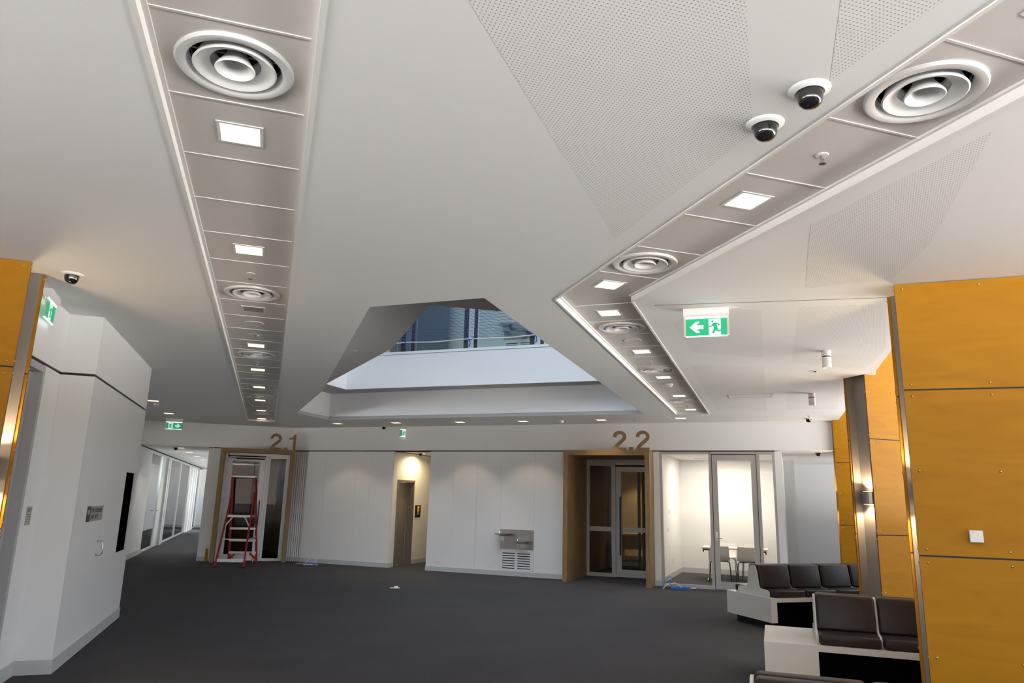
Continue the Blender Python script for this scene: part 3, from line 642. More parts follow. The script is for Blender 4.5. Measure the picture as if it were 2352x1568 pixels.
# wall with the grey door behind the pier
SN = -1.985
wd = thing('wall_left_door', 'white wall beside the timber pier with a grey door frame', 'wall', v3(FA(0, 0)), RZA, kind='structure')
MB().box(SN - .12, 7.30, 0, SN, S0 + .02, HJ - .014).build('wall_panel', 'panel_white', wd); MB().box(SN - .12, 6.41, HJ + .01, SN, S0 + .02, HC).build('bulkhead', 'wall_paint', wd)
MB().box(SN - .10, 6.41, HJ - .02, SN - .015, S0, HJ + .012).build('joint_recess', 'shadow_gap', wd); MB().box(SN - .01, 7.3, 0, SN + .012, S0, .12).build('baseboard', 'skirting', wd)
d5 = thing('door_5', 'plain grey door in a grey frame behind the left timber pier', 'door', v3(FA(0, 0)), RZA, kind='structure')
MB().box(SN - .14, 7.24, 0, SN + .012, 7.30, 2.675).build('jamb', 'door_grey', d5); MB().box(SN - .14, 6.42, 0, SN + .012, 6.48, 2.675).build('jamb', 'door_grey', d5)
MB().box(SN - .14, 6.48, 2.615, SN + .012, 7.24, 2.675).build('frame_head', 'door_grey', d5); MB().box(SN - .12, 6.482, .006, SN - .075, 7.238, 2.613).build('door_leaf', 'door_grey', d5)
# sign plates and handle on the joinery
sg = thing('hose_reel_sign', 'silver fire hose reel sign plate on the white joinery', 'sign', v3(FA(CN, 8.31), 1.295), RZA)
MB().box(.0005, 0, 0, .004, .75, .152).build('plate', 'plate_grey', sg); MB().box(.004, 0, 0, .0046, .155, .152).build('pictogram_panel', 'ink', sg)
MB().prism([(.078 + .045 * math.cos(2 * math.pi * k / 20), .095 + .030 * math.sin(2 * math.pi * k / 20)) for k in range(20)], .0046, .0052, [], axis='x').build('pictogram', 'plate_grey', sg)
def side_text(body, h, width, y, z, parent):
    m = text_mb(body, h, .0012, width); m.v = [(.0046 - v[1], y + v[0], z + v[2]) for v in m.v]; m.build('lettering', 'ink', parent)
side_text('FIRE HOSE REEL', .042, .53, .19, .088, sg); side_text('WIP / ECP', .042, .34, .19, .022, sg)
nt_ = thing('door_notice', 'small grey notice plate beside the grey door', 'sign', v3(FA(SN, S0 - .355), 1.293), RZA)
MB().box(.0005, 0, 0, .004, .145, .162).build('plate', 'plate_grey', nt_)
for z, y1 in ((.135, .12), (.118, .10), (.09, .12), (.07, .125), (.05, .12), (.032, .11)): MB().box(.004, .02, z, .0046, y1, z + (.008 if z > .1 else .004)).build('print_line', 'ink', nt_)
hd = MB(); yy = 9.0
hd.tube([(CN, yy, 1.075), (CN + .045, yy, 1.075), (CN + .058, yy, 1.062), (CN + .058, yy, .945), (CN + .045, yy, .932), (CN, yy, .932)], .009, 10)
hd.build('door_handle', 'steel', cb, True)
# the left open bay
wf = thing('wall_left_far', 'white wall with window left of the corridor opening', 'wall', v3(FA(0, 0)), RZA, kind='structure')
MB().box(-5.6, 19.36, 0, -3.15, 19.5, HC).build('wall_panel', 'wall_paint', wf)
MB().box(-5.7, 11, 0, -5.6, 15.2, HC + .06).box(-5.7, 17.3, 0, -5.6, 19.5, HC + .06).box(-5.7, 15.2, 0, -5.6, 17.3, .4).box(-5.7, 15.2, 2.6, -5.6, 17.3, HC + .06).build('window_wall', 'wall_paint', wf)
for s in (15.2, 16.2, 17.22): MB().box(-5.7, s, .4, -5.6, s + .08, 2.6).build('mullion', 'alu_white', wf)

# ---- meeting room glazing
mg = thing('window_3', 'grey framed glazed front of the meeting room', 'glazed partition', v3(OW), RZW, kind='structure')
for a, b in ((3.38, 3.43), (4.37, 4.425), (5.30, 5.355), (5.60, 5.645)): MB().box(a, 0, 0, b, .09, 2.685).build('mullion', 'alu_grey', mg)
MB().box(3.43, 0, 2.635, 5.6, .09, 2.685).build('head_rail', 'alu_grey', mg); MB().box(3.43, 0, 0, 4.37, .09, .06).build('sill', 'alu_grey', mg); MB().box(5.355, 0, 0, 5.6, .09, .06).build('sill', 'alu_grey', mg)
MB().box(3.43, .04, .06, 4.37, .05, 2.635).build('glass_pane', 'glass', mg); MB().box(5.355, .04, .06, 5.6, .05, 2.635).build('glass_pane', 'glass', mg)
d3 = thing('door_3', 'tall grey framed glass door of the meeting room', 'door', v3(OW), RZW, kind='structure')
MB().box(4.425, .02, 0, 4.435, .08, 2.635).box(5.29, .02, 0, 5.30, .08, 2.635).box(4.425, .02, 2.622, 5.3, .08, 2.635).build('door_seal', 'black', d3)
lf3 = glazed_panel(d3, 4.437, 5.288, .01, 2.62, .012, .10, 'alu_grey', 'glass', bot=.145, top=.11)
MB().box(4.465, .0, .93, 4.51, .014, 1.10).build('escutcheon', 'steel', lf3); MB().tube([(4.487, .0, .985), (4.487, -.05, .985), (4.60, -.055, .985)], .011, 8).build('lever_handle', 'steel', lf3)
MB().prism([(4.84, 2.53), (4.89, 2.53), (4.85, 2.59)], .008, .011, axis='y').build('sticker', 'plate_grey', lf3)
mw = thing('wall_meeting', 'cream white walls of the lit meeting room', 'wall', v3(OW), RZW, kind='structure')
MB().box(3.26, .16, 0, 3.31, 3.34, 2.72).build('side_wall', 'wall_paint', mw); MB().box(3.26, 3.34, 0, 6.0, 3.44, 2.72).build('end_wall', 'wall_paint', mw)
MB().box(5.69, .16, 0, 5.765, 3.34, 2.72).build('side_wall', 'wall_paint', mw); MB().box(3.26, .15, 2.70, 5.76, 3.4, 2.78).build('room_ceiling', 'ceiling_paint', mw)
MB().box(3.31, .1, 0, 3.322, 3.34, .12).box(3.31, 3.328, 0, 5.69, 3.34, .12).build('baseboard', 'skirting', mw)
for (y, z, h) in ((1.55, 1.40, .10), (1.35, 1.02, .07), (2.0, .30, .10)): MB().box(3.31, y, z, 3.318, y + .08, z + h).build('wall_plate', 'white_enamel', mw)
pl = thing('ceiling_light_panel', 'bright recessed light panel in the meeting room ceiling', 'ceiling light', v3(FW(4.5, 2.1), 2.70), RZW)
MB().prism([(-.32, -.32), (.32, -.32), (.32, .32), (-.32, .32)], -.006, 0, [[(-.29, -.29), (.29, -.29), (.29, .29), (-.29, .29)]]).build('frame', 'white_enamel', pl)
MB().box(-.29, -.29, -.004, .29, .29, -.001).build('diffuser_panel', 'lamp_cool', pl)
gr_ = MB(); P = FW(4.05, 2.6); gr = thing('ceiling_grille', 'slotted air grille in the meeting room ceiling', 'air grille', v3(P, 2.70), RZW)
MB().box(-.3, -.05, -.004, .3, .05, 0).build('frame', 'white_enamel', gr); MB().box(-.28, -.03, -.005, .28, -.005, -.003).build('slot', 'duct_dark', gr); MB().box(-.28, .005, -.005, .28, .03, -.003).build('slot', 'duct_dark', gr)
# corridor at the right end of the back wall
wr = thing('wall_right_corridor', 'pale grey wall of the side corridor at the right end', 'wall', v3(OW), RZW, kind='structure')
MB().box(5.78, 5.0, 0, 9.1, 5.1, HJ + .05).build('end_wall', 'wall_paint', wr); MB().box(5.70, 3.3, 0, 5.78, 5.05, HJ).box(5.765, .0, 0, 5.775, .5, HJ - .014).build('side_wall', 'wall_paint', wr)
MB().prism([(5.7, .12), (6.72, .12), (6.72, .4), (9.0, .4), (9.0, 5.1), (5.7, 5.1)], HJ + .01, HJ + .1).build('corridor_ceiling', 'ceiling_paint', wr); MB().box(5.78, 4.985, 0, 9, 5.0, .12).build('baseboard', 'skirting', wr)
MB().box(9.0, .4, 0, 9.1, 2.6, HJ).box(9.0, 3.8, 0, 9.1, 5.1, HJ).box(9.0, 2.6, 0, 9.1, 3.8, .95).box(9.0, 2.6, 2.3, 9.1, 3.8, HJ).build('window_wall', 'wall_paint', wr)
MB().box(8.5, .26, 0, 9.1, .4, HJ + .1).build('side_wall', 'wall_paint', wr)

# ---- back facade (behind the camera) and right perimeter windows
bf = thing('window_4', 'tall facade windows behind the viewpoint', 'window', (0, -4.5, 0), 0, kind='structure')
for x in (-9, -6.6, -4.2, -1.8, .6, 2.0): MB().box(x, -.1, 0, x + .08, 0, 3.35).build('mullion', 'alu_white', bf)
MB().box(-9, -.1, 0, 2.08, 0, .95).build('sill_wall', 'wall_paint', bf)  # unseen sill added to keep ground light off the lower walls
for z in (.95, 3.2): MB().box(-9, -.1, z, 2.08, 0, z + .08).build('transom', 'alu_white', bf)
wn = MB().box(-12, -4.6, 0, -9, -4.5, HS).box(2.08, -4.6, 0, 2.5, -4.5, HS).box(-9, -4.6, 3.28, 2.1, -4.5, HS).build('wall_rear', 'wall_paint'); tag(wn, 'white wall around the facade windows behind the viewpoint', 'wall', kind='structure')
ws = thing('added_window_left', 'unseen windows added left of the viewpoint to brighten the ceiling', 'window', v3(FA(0, 0)), RZA, kind='structure')  # unseen openings added to lighten the ceiling on the left
MB().box(-3.1, -6, 0, -2.95, 5.9, .95).build('sill_wall', 'wall_paint', ws); MB().box(-3.1, 3.6, .95, -2.95, 5.9, HS).build('side_wall', 'wall_paint', ws); MB().box(-3.1, -6, 3.28, -2.95, 3.6, HS).build('header', 'wall_paint', ws)
for s_ in (-6, -3.6, -1.2, 1.2): MB().box(-3.06, s_, .95, -2.98, s_ + .08, 3.28).build('mullion', 'alu_white', ws)
pw = thing('window_5', 'perimeter windows behind the timber piers on the right', 'window', v3(FB(0, 0)), RZB, kind='structure')
for s in (-6.3, -4.2, -2.1, 0.0, 2.1, 4.2, 6.3, 8.4, 10.5, 12.6, 14.7): MB().box(4.2, s, 0, 4.28, s + .08, HS).build('mullion', 'alu_white', pw)
MB().box(4.2, -6.3, 0, 4.28, 14.78, .95).build('sill_wall', 'wall_paint', pw)  # unseen sill added so light from below reaches mainly the ceiling
for z in (.95, 3.78): MB().box(4.2, -6.3, z, 4.28, 14.78, z + .08).build('transom', 'alu_white', pw)

mat('blocker_brown', (0.20, 0.17, 0.14), 0.8, bump=(8, 0.2))  # brown blocks below are added out of view to cut light near the horizon
for nm_, lab_, poly_, zt in (('horizon_blocker_right', 'unseen brown block added to cut horizon light on the right side', [FB(60, -90), FB(75, -90), FB(75, 90), FB(60, 90)], 7.0),
                         ('horizon_blocker_left', 'unseen brown block added to cut horizon light on the left side', [(-90, -62), (-76, -62), (-76, 60), (-90, 60)], 7.0),
                         ('horizon_blocker_rear', 'unseen brown block added to cut horizon light behind the viewpoint', [(-90, -75), (34, -75), (34, -62), (-90, -62)], 7.0)):
    tag(MB().prism(poly_, -6.0, zt).build(nm_, 'blocker_brown'), lab_, 'light blocker', kind='structure')

# ================================================================== TIMBER PIERS
def pier(name, label, P, rz, side, length, ztop, screws=True):
    # local x runs from the open channel end into the pier, y from the front face backwards; side = +1 pier lies to the right of its end
    t = thing(name, label, 'timber pier', v3(P), rz)
    s = side; pt = .018; rows = [(0.0, 1.309), (1.321, 2.469), (2.481, min(ztop, 3.276))]
    if ztop > 3.3: rows[2] = (2.481, 3.64); rows.append((3.652, ztop))
    def X(a, b): return (min(a * s, b * s), max(a * s, b * s))
    cols = [(0.0, .6), (.6, 1.2), (1.2, 1.8), (1.8, 2.4)]
    cols = [(0.0, length)]
    for (z0, z1) in rows:
        x0, x1 = X(0, length)
        f = MB().box(x0, .0015, z0, x1, pt, z1).build('front_panel', 'timber', t)
        MB().box(X(0, .0)[0] - (.0015 if s > 0 else 0), .0, z0, X(0, .0)[0] + (.0 if s > 0 else .0015), pt, z1).build('edge_strip', 'timber_edge', f)
        r = MB().box(x0, .342, z0, x1, .36, z1).build('rear_panel', 'timber', t)
        MB().box(X(0, 0)[0] - (.0015 if s > 0 else 0), .342, z0, X(0, 0)[0] + (.0 if s > 0 else .0015), .36, z1).build('edge_strip', 'timber_edge', r)
        if screws:
            m = MB(); zs = [z1 - .036, z0 + .036] if z1 - z0 < .9 else [z1 - .04, (z0 + z1) / 2, z0 + .04]
            for cx in [.05 + .495 * k for k in range(int(length / .495) + 1) if .05 + .495 * k < length]:
                for z in zs:
                    SCREW = MB().lathe([(.0, -.008), (.004, -.007), (.008, -.004), (.0095, 0)], 10)
                    SCREW.v = [(v[0], v[2], v[1]) for v in SCREW.v]
                    link('screw', SCREW_ME, f, (cx * s, .0015, z))
            for z in zs:
                link('screw', SCREW_ME, f, (-.0015 * s, .009, z), R(90) * (-1 if s > 0 else 1)); link('screw', SCREW_ME, r, (-.0015 * s, .351, z), R(90) * (-1 if s > 0 else 1))
    for (z0, z1) in rows[1:]:
        x0, x1 = X(.002, length); MB().box(x0, .006, z0 - .012, x1, pt, z0).build('joint_strip', 'shadow_gap', t); MB().box(x0, .342, z0 - .012, x1, .354, z0).build('joint_strip', 'shadow_gap', t)
    x0, x1 = X(.02, length)
    MB().box(x0, pt, 0, x1, .03, ztop).build('front_liner', 'channel_grey', t); MB().box(x0, .33, 0, x1, .342, ztop).build('rear_liner', 'channel_grey', t)
    a, b = X(.13, .15); MB().box(a, .03, 0, b, .33, ztop).build('channel_web', 'channel_grey', t)
    return t
_s = MB().lathe([(.0, -.007), (.004, -.0062), (.0075, -.0035), (.009, 0)], 10); _s.v = [(v[0], v[2], v[1]) for v in _s.v]
SCREW_ME = _s.mesh('screw', 'brass', True)
pier('timber_pier', 'nearest amber timber pier filling the right edge', P1, RZB, 1, 2.6, 3.278)
pier('timber_pier', 'brightly lit amber timber pier behind the front benches', P2, RZA, 1, 2.2, HS)
pier('timber_pier', 'farthest amber timber pier beside the side corridor', P3, RZB, 1, 1.8, HS)
pier('timber_pier', 'amber timber pier at the left edge', P0, RZA, -1, 2.0, 3.278)
def sconce(P, rz, side, label):
    t = thing('wall_sconce', label, 'wall light', v3(P, 1.757), rz, group='up and down wall lights in the pier channels')
    s = side; w_ = .075
    prof = [(s * .13, .18 - w_), (s * .07, .18 - w_), (s * .045, .18 - w_ * .6), (s * .04, .18), (s * .045, .18 + w_ * .6), (s * .07, .18 + w_), (s * .13, .18 + w_)]
    MB().prism(prof, -.077, .077).build('housing', 'brushed_steel', t)
    for z in (.0772, -.0772):
        MB().prism([(s * .125, .18 - w_ * .8), (s * .065, .18 - w_ * .8), (s * .055, .18), (s * .065, .18 + w_ * .8), (s * .125, .18 + w_ * .8)], min(z, z * 1.02), max(z, z * 1.02)).build('lamp', 'lamp_sconce', t)
        spot(t, (s * .085, .18, z * 1.15), 30, (1.0, .72, .42), 125, .35, .03, up=z > 0)
sconce(P0, RZA, -1, 'up and down wall light in the channel of the left pier')
sconce(P1, RZB, 1, 'up and down wall light in the channel of the nearest right pier')
sconce(P2, RZA, 1, 'up and down wall light in the channel of the brightly lit pier')
sconce(P3, RZB, 1, 'up and down wall light in the channel of the farthest pier')
sn = thing('wall_sensor', 'white square sensor plate on the nearest timber pier', 'sensor', v3(P1), RZB)
bm_mb(bevel_box(.313, -.028, 1.418, .393, .0012, 1.498, .004, 2)).build('cover', 'white_enamel', sn); MB().box(.325, -.029, 1.485, .345, -.0278, 1.488).build('print_line', 'plate_grey', sn)

# ================================================================== BENCHES
def cushion_mesh(w_, d, h, r, puff=0.0, lean=0.0):
    bm = bevel_box(0, 0, 0, w_, d, h, r, 4)
    for v in bm.verts:
        fx = math.sin(math.pi * min(max(v.co.x / w_, 0), 1))
        v.co.y += lean * v.co.z / h
        if v.co.z > h * .5: v.co.z += puff * fx
    return bm_mb(bm)
SEAT = cushion_mesh(.505, .38, .09, .022, .006).mesh('seat_cushion', 'leather', True)
BACKC = cushion_mesh(.505, .115, .31, .025, .004, .06).mesh('back_cushion', 'leather', True)
DIV = MB().prism([(.15, .41), (.16, .475), (.18, .49), (.35, .507), (.375, .53), (.41, .73), (.43, .775), (.46, .80), (.54, .80), (.57, .775), (.59, .73), (.625, .53), (.65, .507), (.82, .49), (.84, .475), (.85, .41)], -.009, .009, axis='x').mesh('end_divider', 'bench_white')
def bench(P, rz, label, x_first, nmod, end_block):
    t = thing('bench_seat', label, 'bench', v3(P), rz, group='back to back leather benches')
    L = x_first + nmod * .53 + .1
    MB().box(end_block + .02, .1, 0, L - .1, .9, .36).build('plinth', 'void_black', t)
    MB().box(0, 0, .36, L, 1.0, .41).build('base_rail', 'bench_white', t)
    MB().box(0, 0, .10, end_block, 1.0, .36).build('end_block', 'bench_white', t); MB().box(.08, .12, 0, end_block + .02, .88, .10).build('end_plinth', 'black', t)
    MB().box(L - .09, 0, .10, L, 1.0, .36).build('end_block', 'bench_white', t)
    for k in range(nmod + 1): link('divider', DIV, t, (x_first + k * .53 - .003, 0, 0))
    for k in range(nmod):
        x = x_first + k * .53 + .010
        link('seat_cushion', SEAT, t, (x, .045, .411)); link('back_cushion', BACKC, t, (x, .325, .502))
        link('seat_cushion', SEAT, t, (x + .505, .955, .411), math.pi); link('back_cushion', BACKC, t, (x + .505, .675, .502), math.pi)
    return t
bench(Vector((3.57, 10.13)), RZA, 'far dark leather bench in front of the meeting room glazing', .10, 5, .093)
bench(Vector((2.39, 7.02)), RZB, 'middle dark leather bench with a white end shelf beside the near pier', .47, 4, .46)
bench(Vector((.62, 3.50)), RZB, 'nearest dark leather bench showing only its tops at the bottom edge', .47, 4, .46)

# ================================================================== SIGNS, CAMERAS, LIGHTS ON THE CEILING
def poly_disc(cx, cz, r, n=16): return [(cx + r * math.cos(2 * math.pi * k / n), cz + r * math.sin(2 * math.pi * k / n)) for k in range(n)]
def exit_sign(P, rz, label, arrow, z=HC, mirror=False):
    t = thing('exit_sign', label, 'exit sign', v3(P, z), rz, group='green running man exit signs')
    Wd = .38
    MB().box(-.19, -.035, -.022, .19, .035, 0).build('base', 'white_enamel', t)
    hb = MB().prism([(-.035, -.02), (.035, -.02), (.03, -.055), (.018, -.075), (-.018, -.075), (-.03, -.055)], -.19, .19, axis='x'); hb.build('housing', 'white_enamel', t)
    MB().box(-.19, -.006, -.245, -.172, .006, -.07).build('edge_frame', 'clear_edge', t); MB().box(.172, -.006, -.245, .19, .006, -.07).build('edge_frame', 'clear_edge', t)
    MB().box(-.172, -.005, -.240, .172, .005, -.085).build('legend_panel', 'sign_green', t)
    MB().box(-.172, -.012, -.086, .172, .012, -.076).build('light_bar', 'sign_tube', t); MB().box(-.172, -.008, -.247, .172, .008, -.240).build('light_bar', 'sign_tube', t)
    y0, y1 = -.0062, -.0052; c = -.1625
    if arrow:
        d = 1 if arrow == 'R' else -1
        ax = .075 * d
        pts = [(ax + d * .065, c), (ax + d * .012, c + .048), (ax - d * .022, c + .048), (ax + d * .006, c + .017), (ax - d * .05, c + .017), (ax - d * .05, c - .017), (ax + d * .006, c - .017), (ax - d * .022, c - .048), (ax + d * .012, c - .048)]
        MB().prism(pts, y0, y1, axis='y').build('arrow', 'sign_white', t)
    mx_ = -.07 if arrow == 'R' else (.07 if arrow == 'L' else 0.0)
    g = -1 if arrow == 'R' else 1
    MB().prism([(mx_ - .05, c - .072), (mx_ + .05, c - .072), (mx_ + .05, c + .068), (mx_ - .05, c + .068)], y0, y1, axis='y').build('door_symbol', 'sign_white', t)
    m = MB(); Y0, Y1 = -.0072, -.0062
    m.prism(poly_disc(mx_ - .018 * g, c + .045, .010), Y0, Y1, axis='y')
    def limb(a, b, wd):
        a = Vector((mx_ + a[0] * g, c + a[1])); b = Vector((mx_ + b[0] * g, c + b[1])); d = (b - a).normalized(); n = Vector((-d.y, d.x)) * wd * .78
        m.prism([a - n, b - n, b + n, a + n], Y0, Y1, axis='y')
    limb((-.006, .028), (.012, -.016), .020); limb((-.012, .026), (.025, .027), .009); limb((.025, .027), (.038, .008), .008)
    limb((-.010, .026), (-.026, .004), .008); limb((-.026, .004), (-.048, .003), .008); limb((.008, -.010), (-.018, -.058), .012)
    limb((.012, -.012), (.018, -.038), .012); limb((.018, -.038), (.055, -.036), .010)
    m.build('running_figure', 'sign_green', t)
    return t
exit_sign(GP(1621, 709, HC), RZB * .9, 'exit sign with left arrow hanging from the right ceiling', 'L')
exit_sign(GP(121, 674, HC), R(112), 'exit sign with only a running man near the left timber pier', None)
exit_sign(GP(401.5, 961.5, HC), R(14), 'exit sign with right arrow in front of the corridor opening', 'R')
exit_sign(GP(934, 979.5, HC), R(44), 'exit sign with right arrow on the back wall above the lift lobby', 'R')
def dome_camera(P, z, label, s=1.0):
    t = thing('dome_camera', label, 'security camera', v3(P, z), group='black dome security cameras'); 
    MB().lathe([(.0, -.004), (.05, -.012), (.058, -.016), (.075, -.010), (.082, -.004), (.083, .001)], 36).build('base_ring', 'white_enamel', t, True)
    MB().lathe([(.0, -.083), (.018, -.081), (.034, -.073), (.045, -.060), (.050, -.045), (.053, -.012)], 28).build('dome', 'dome_black', t, True)
    for k in range(3): MB().lathe([(.0, -.012), (.003, -.012), (.003, -.008)], 8, (.068 * math.cos(k * 2.1 + 1.6), .068 * math.sin(k * 2.1 + 1.6), 0)).build('screw', 'ink', t)
    t.scale = (s, s, s)
dome_camera(GP(1859, 206, HC), HC, 'dome camera nearest the right ceiling strip')
dome_camera(GP(1757, 284, HC), HC, 'dome camera beside the perforated ceiling field')
dome_camera(GP(166, 629, HC), HC, 'dome camera above the left joinery wall')
dome_camera(GP(1857, 960, HC), HC, 'dome camera on the ceiling at the right end of the back wall')
dome_camera(GP(882, 978, HC), HC, 'small dome camera on the ceiling left of the lobby exit sign')
dome_camera(GP(404, 1026, HJ), HJ, 'dome camera at the mouth of the left corridor')
dome_camera(FW(-2.66, .75), HJ, 'dome camera in the lift lobby ceiling')
dome_camera(GP(1879, 1038, HJ + .01), HJ + .01, 'dome camera in the side corridor at the right end')
smoke(GP(360, 926, HC), HC, 'smoke detector beside the left ceiling downlight'); smoke(GP(1290, 966, HC), HC, 'smoke detector left of the number 2.2 on the back ceiling'); smoke(FW(-2.42, .62), HJ, 'smoke detector in the lift lobby ceiling')
smoke(GP(444, 1044, HJ), HJ, 'smoke detector in the left corridor ceiling')
for i, q in enumerate(((347, 946), (859, 972), (1139, 968.5), (1456, 962.5), (1858, 954))):
    sprinkler(GP(*q, HC), HC, ['fire sprinkler head beside the left exit sign', 'fire sprinkler head left of the lobby exit sign', 'fire sprinkler head in the middle of the back wall ceiling', 'fire sprinkler head above the number 2.2', 'fire sprinkler head behind the right end dome camera'][i])
sprinkler(GP(815.5, 805, HS), HS, 'fire sprinkler head under the slab beside the void')
emergency(GP(1873, 852, HC), HC, 'round emergency light beside the right ceiling spotlight')
def cyl_spot(P, label, lamp=True):
    t = thing('ceiling_spotlight', label, 'spotlight', v3(P, HC), group='white cylinder ceiling spotlights')
    MB().lathe([(.0, 0), (.047, 0), (.047, -.058), (.0, -.058)], 28).build('canister', 'white_enamel', t, True)
    MB().lathe([(.042, -.058), (.042, -.07)], 24).build('shadow_ring', 'black', t)
    MB().lathe([(.0, -.07), (.047, -.07), (.047, -.185), (.042, -.185), (.040, -.15)], 28).build('barrel', 'white_enamel', t, True)
    MB().lathe([(.0, -.165), (.038, -.165)], 20).build('lamp', 'lamp_warm', t)
cyl_spot(GP(1897, 806, HC), 'white cylinder spotlight nearer the camera on the right ceiling'); cyl_spot(GP(1864, 903, HC), 'white cylinder spotlight farther back on the right ceiling')
ag = thing('access_panel', 'white framed rectangular access grille in the right ceiling', 'ceiling grille', v3(GP(1725, 909, HC), HC), RZB)
MB().prism([(-.33, -.2), (.33, -.2), (.33, .2), (-.33, .2)], -.007, 0, [[(-.30, -.17), (.30, -.17), (.30, .17), (-.30, .17)]]).build('frame', 'white_enamel', ag); MB().box(-.30, -.17, -.003, .30, .17, -.0007).build('mesh_panel', 'perforated', ag)

# ================================================================== NUMBERS OVER THE DOORS
def numeral_poly(ch, w_, h):
    if ch == '.': return [(0, 0), (w_, 0), (w_, h), (0, h)]
    if ch == '1': return [(w_ * .62, 0), (w_, 0), (w_, h), (w_ * .70, h), (w_ * .64, h * .90), (w_ * .5, h * .83), (w_ * .30, h * .80), (w_ * .02, h * .80), (w_ * .02, h * .69), (w_ * .62, h * .69)]
    t = .17; cl = [(.355 + .262 * math.cos(R(a)), .70 + .226 * math.sin(R(a))) for a in range(184, -44, -12)]
    cl += [(.46, .46), (.28, .31), (.14, .17), (.085, .0)]
    L, Rr = [], []
    for k, p in enumerate(cl):
        a = Vector(cl[max(k - 1, 0)]); b = Vector(cl[min(k + 1, len(cl) - 1)]); d = (b - a).normalized(); n = Vector((-d.y, d.x)) * t / 2
        L.append((p[0] + n.x, p[1] + n.y)); Rr.append((p[0] - n.x, p[1] - n.y))
    poly = L[:-1] + [(.27, .135), (.69, .135), (.69, 0.0), (.0, 0.0)] + [Rr[-2]] + Rr[:-2][::-1]
    return [(x / .69 * w_, y * h) for x, y in poly]
def number(body, P, rz, label, width, h):
    t = thing('door_number', label, 'number sign', v3(P, 2.685), rz)
    adv = {'2.2': ((0, '2', .28), (.345, '.', .075), (.485, '2', .28)), '2.1': ((0, '2', .27), (.35, '.', .07), (.45, '1', .17))}[body]
    for x, ch, w_ in adv:
        MB().prism([(x + a, b) for a, b in numeral_poly(ch, w_, h if ch != '.' else .065)], 0, .04, axis='y').build('numeral', 'oak', t)
number('2.2', FW(2.48, -.41), RZW, 'oak number sign reading 2.2 beside the meeting room', .76, .40)
number('2.1', FA(-.05, 18.97), RZA, 'oak number sign reading 2.1 above the red ladder', .67, .40)

# ================================================================== DRINKING FOUNTAINS
def fountain(P, z, label):
    t = thing('drinking_fountain', label, 'drinking fountain', v3(P, z), RZW, group='twin bowl drinking fountains')
    MB().box(-.155, -.012, .565, .625, -.0005, .98).build('back_plate', 'brushed_steel', t)
    lv = MB().box(-.155, -.008, .10, .625, -.0005, .565).build('grille_panel', 'panel_white', t)
    for c in (-.095, .265):
        for k in range(7):
            zz = .155 + k * .052; MB().box(c, -.009, zz, c + .29, -.0075, zz + .018).build('louvre_slot', 'black', lv)
    for x, zz in ((-.145, .55), (.615, .55), (-.145, .13), (.615, .13)): MB().box(x - .006, -.0095, zz - .006, x + .006, -.008, zz + .006).build('screw', 'ink', lv)
    for bx, bz in ((-.05, .875), (.375, .73)):
        b = MB().lathe([(.0, -.03), (.07, -.03), (.12, -.012), (.165, .012), (.17, .018), (.16, .016), (.11, -.004), (.0, -.014)], 28, (bx, -.19, bz)).build('bowl', 'steel', t, True)
        MB().tube([(bx - .09, -.08, bz + .01), (bx - .09, -.08, bz + .06), (bx - .07, -.12, bz + .085), (bx - .055, -.135, bz + .07)], .010, 10).build('spout', 'chrome', b)
        m = MB().box(bx - .06, -.20, bz - .13, bx + .06, -.012, bz - .03); m.build('valve_body', 'steel', b)
        MB().tube([(bx - .0, -.20, bz - .085), (bx, -.215, bz - .085)], .022, 14).build('push_button', 'chrome', b)
fountain(FW(0, 0), 0, 'stainless twin bowl drinking fountain on the back wall')
fountain(FW(-.05, 0), H3 + .06, 'stainless twin bowl drinking fountain on the upper floor behind the net')
so = thing('power_socket', 'white double power socket low on the back wall', 'socket', v3(FW(-1.675, 0), .19), RZW)
bm_mb(bevel_box(-.062, -.012, -.04, .062, 0.001, .04, .004, 2)).build('plate', 'white_enamel', so); MB().box(-.03, -.0135, .005, -.022, -.0115, .015).box(.022, -.0135, .005, .03, -.0115, .015).build('switch', 'plate_grey', so)

# ================================================================== UPPER FLOOR
wu = MB().box(-11, 0, H3, 11, .15, 8.2).build('wall_upper', 'wall_paint', None, loc=v3(OW), rz=RZW); tag(wu, 'pale wall of the upper floor seen through the net', 'wall', kind='structure')
for nm_, lab_, bx in (('upper_blocker_left', 'unseen pale wall added left of the upper floor to shut out light', (-13.9, 2, -13.8, 26)), ('upper_blocker_right', 'unseen pale wall added right of the upper floor to shut out light', (8.8, 2, 8.9, 26)), ('upper_blocker_near', 'unseen pale wall added on the near side of the upper floor to shut out light', (-13.8, 2.0, 8.8, 2.1))):
    tag(MB().box(bx[0], bx[1], H3, bx[2], bx[3], 8.2).build(nm_, 'wall_paint'), lab_, 'wall', kind='structure')  # unseen walls added to shut outside light from the upper floor
us = thing('upper_screen', 'dark grey metal screen wall on the upper floor behind the net', 'screen', v3(OW, H3), RZW)
for k in range(3): MB().box(-3.05 + k * .52, -.36, 0, -3.05 + k * .52 + .515, -.3, 2.05).build('screen_panel', 'grey_screen', us)
MB().box(-3.1, -.38, 2.05, -1.3, -.28, 2.15).build('top_rail', 'post_dark', us)
eu = math.atan2(dX.y, dX.x)
def edge_u(px, py=795):
    return plane_uz(px, py, vf[3], eu)[0]
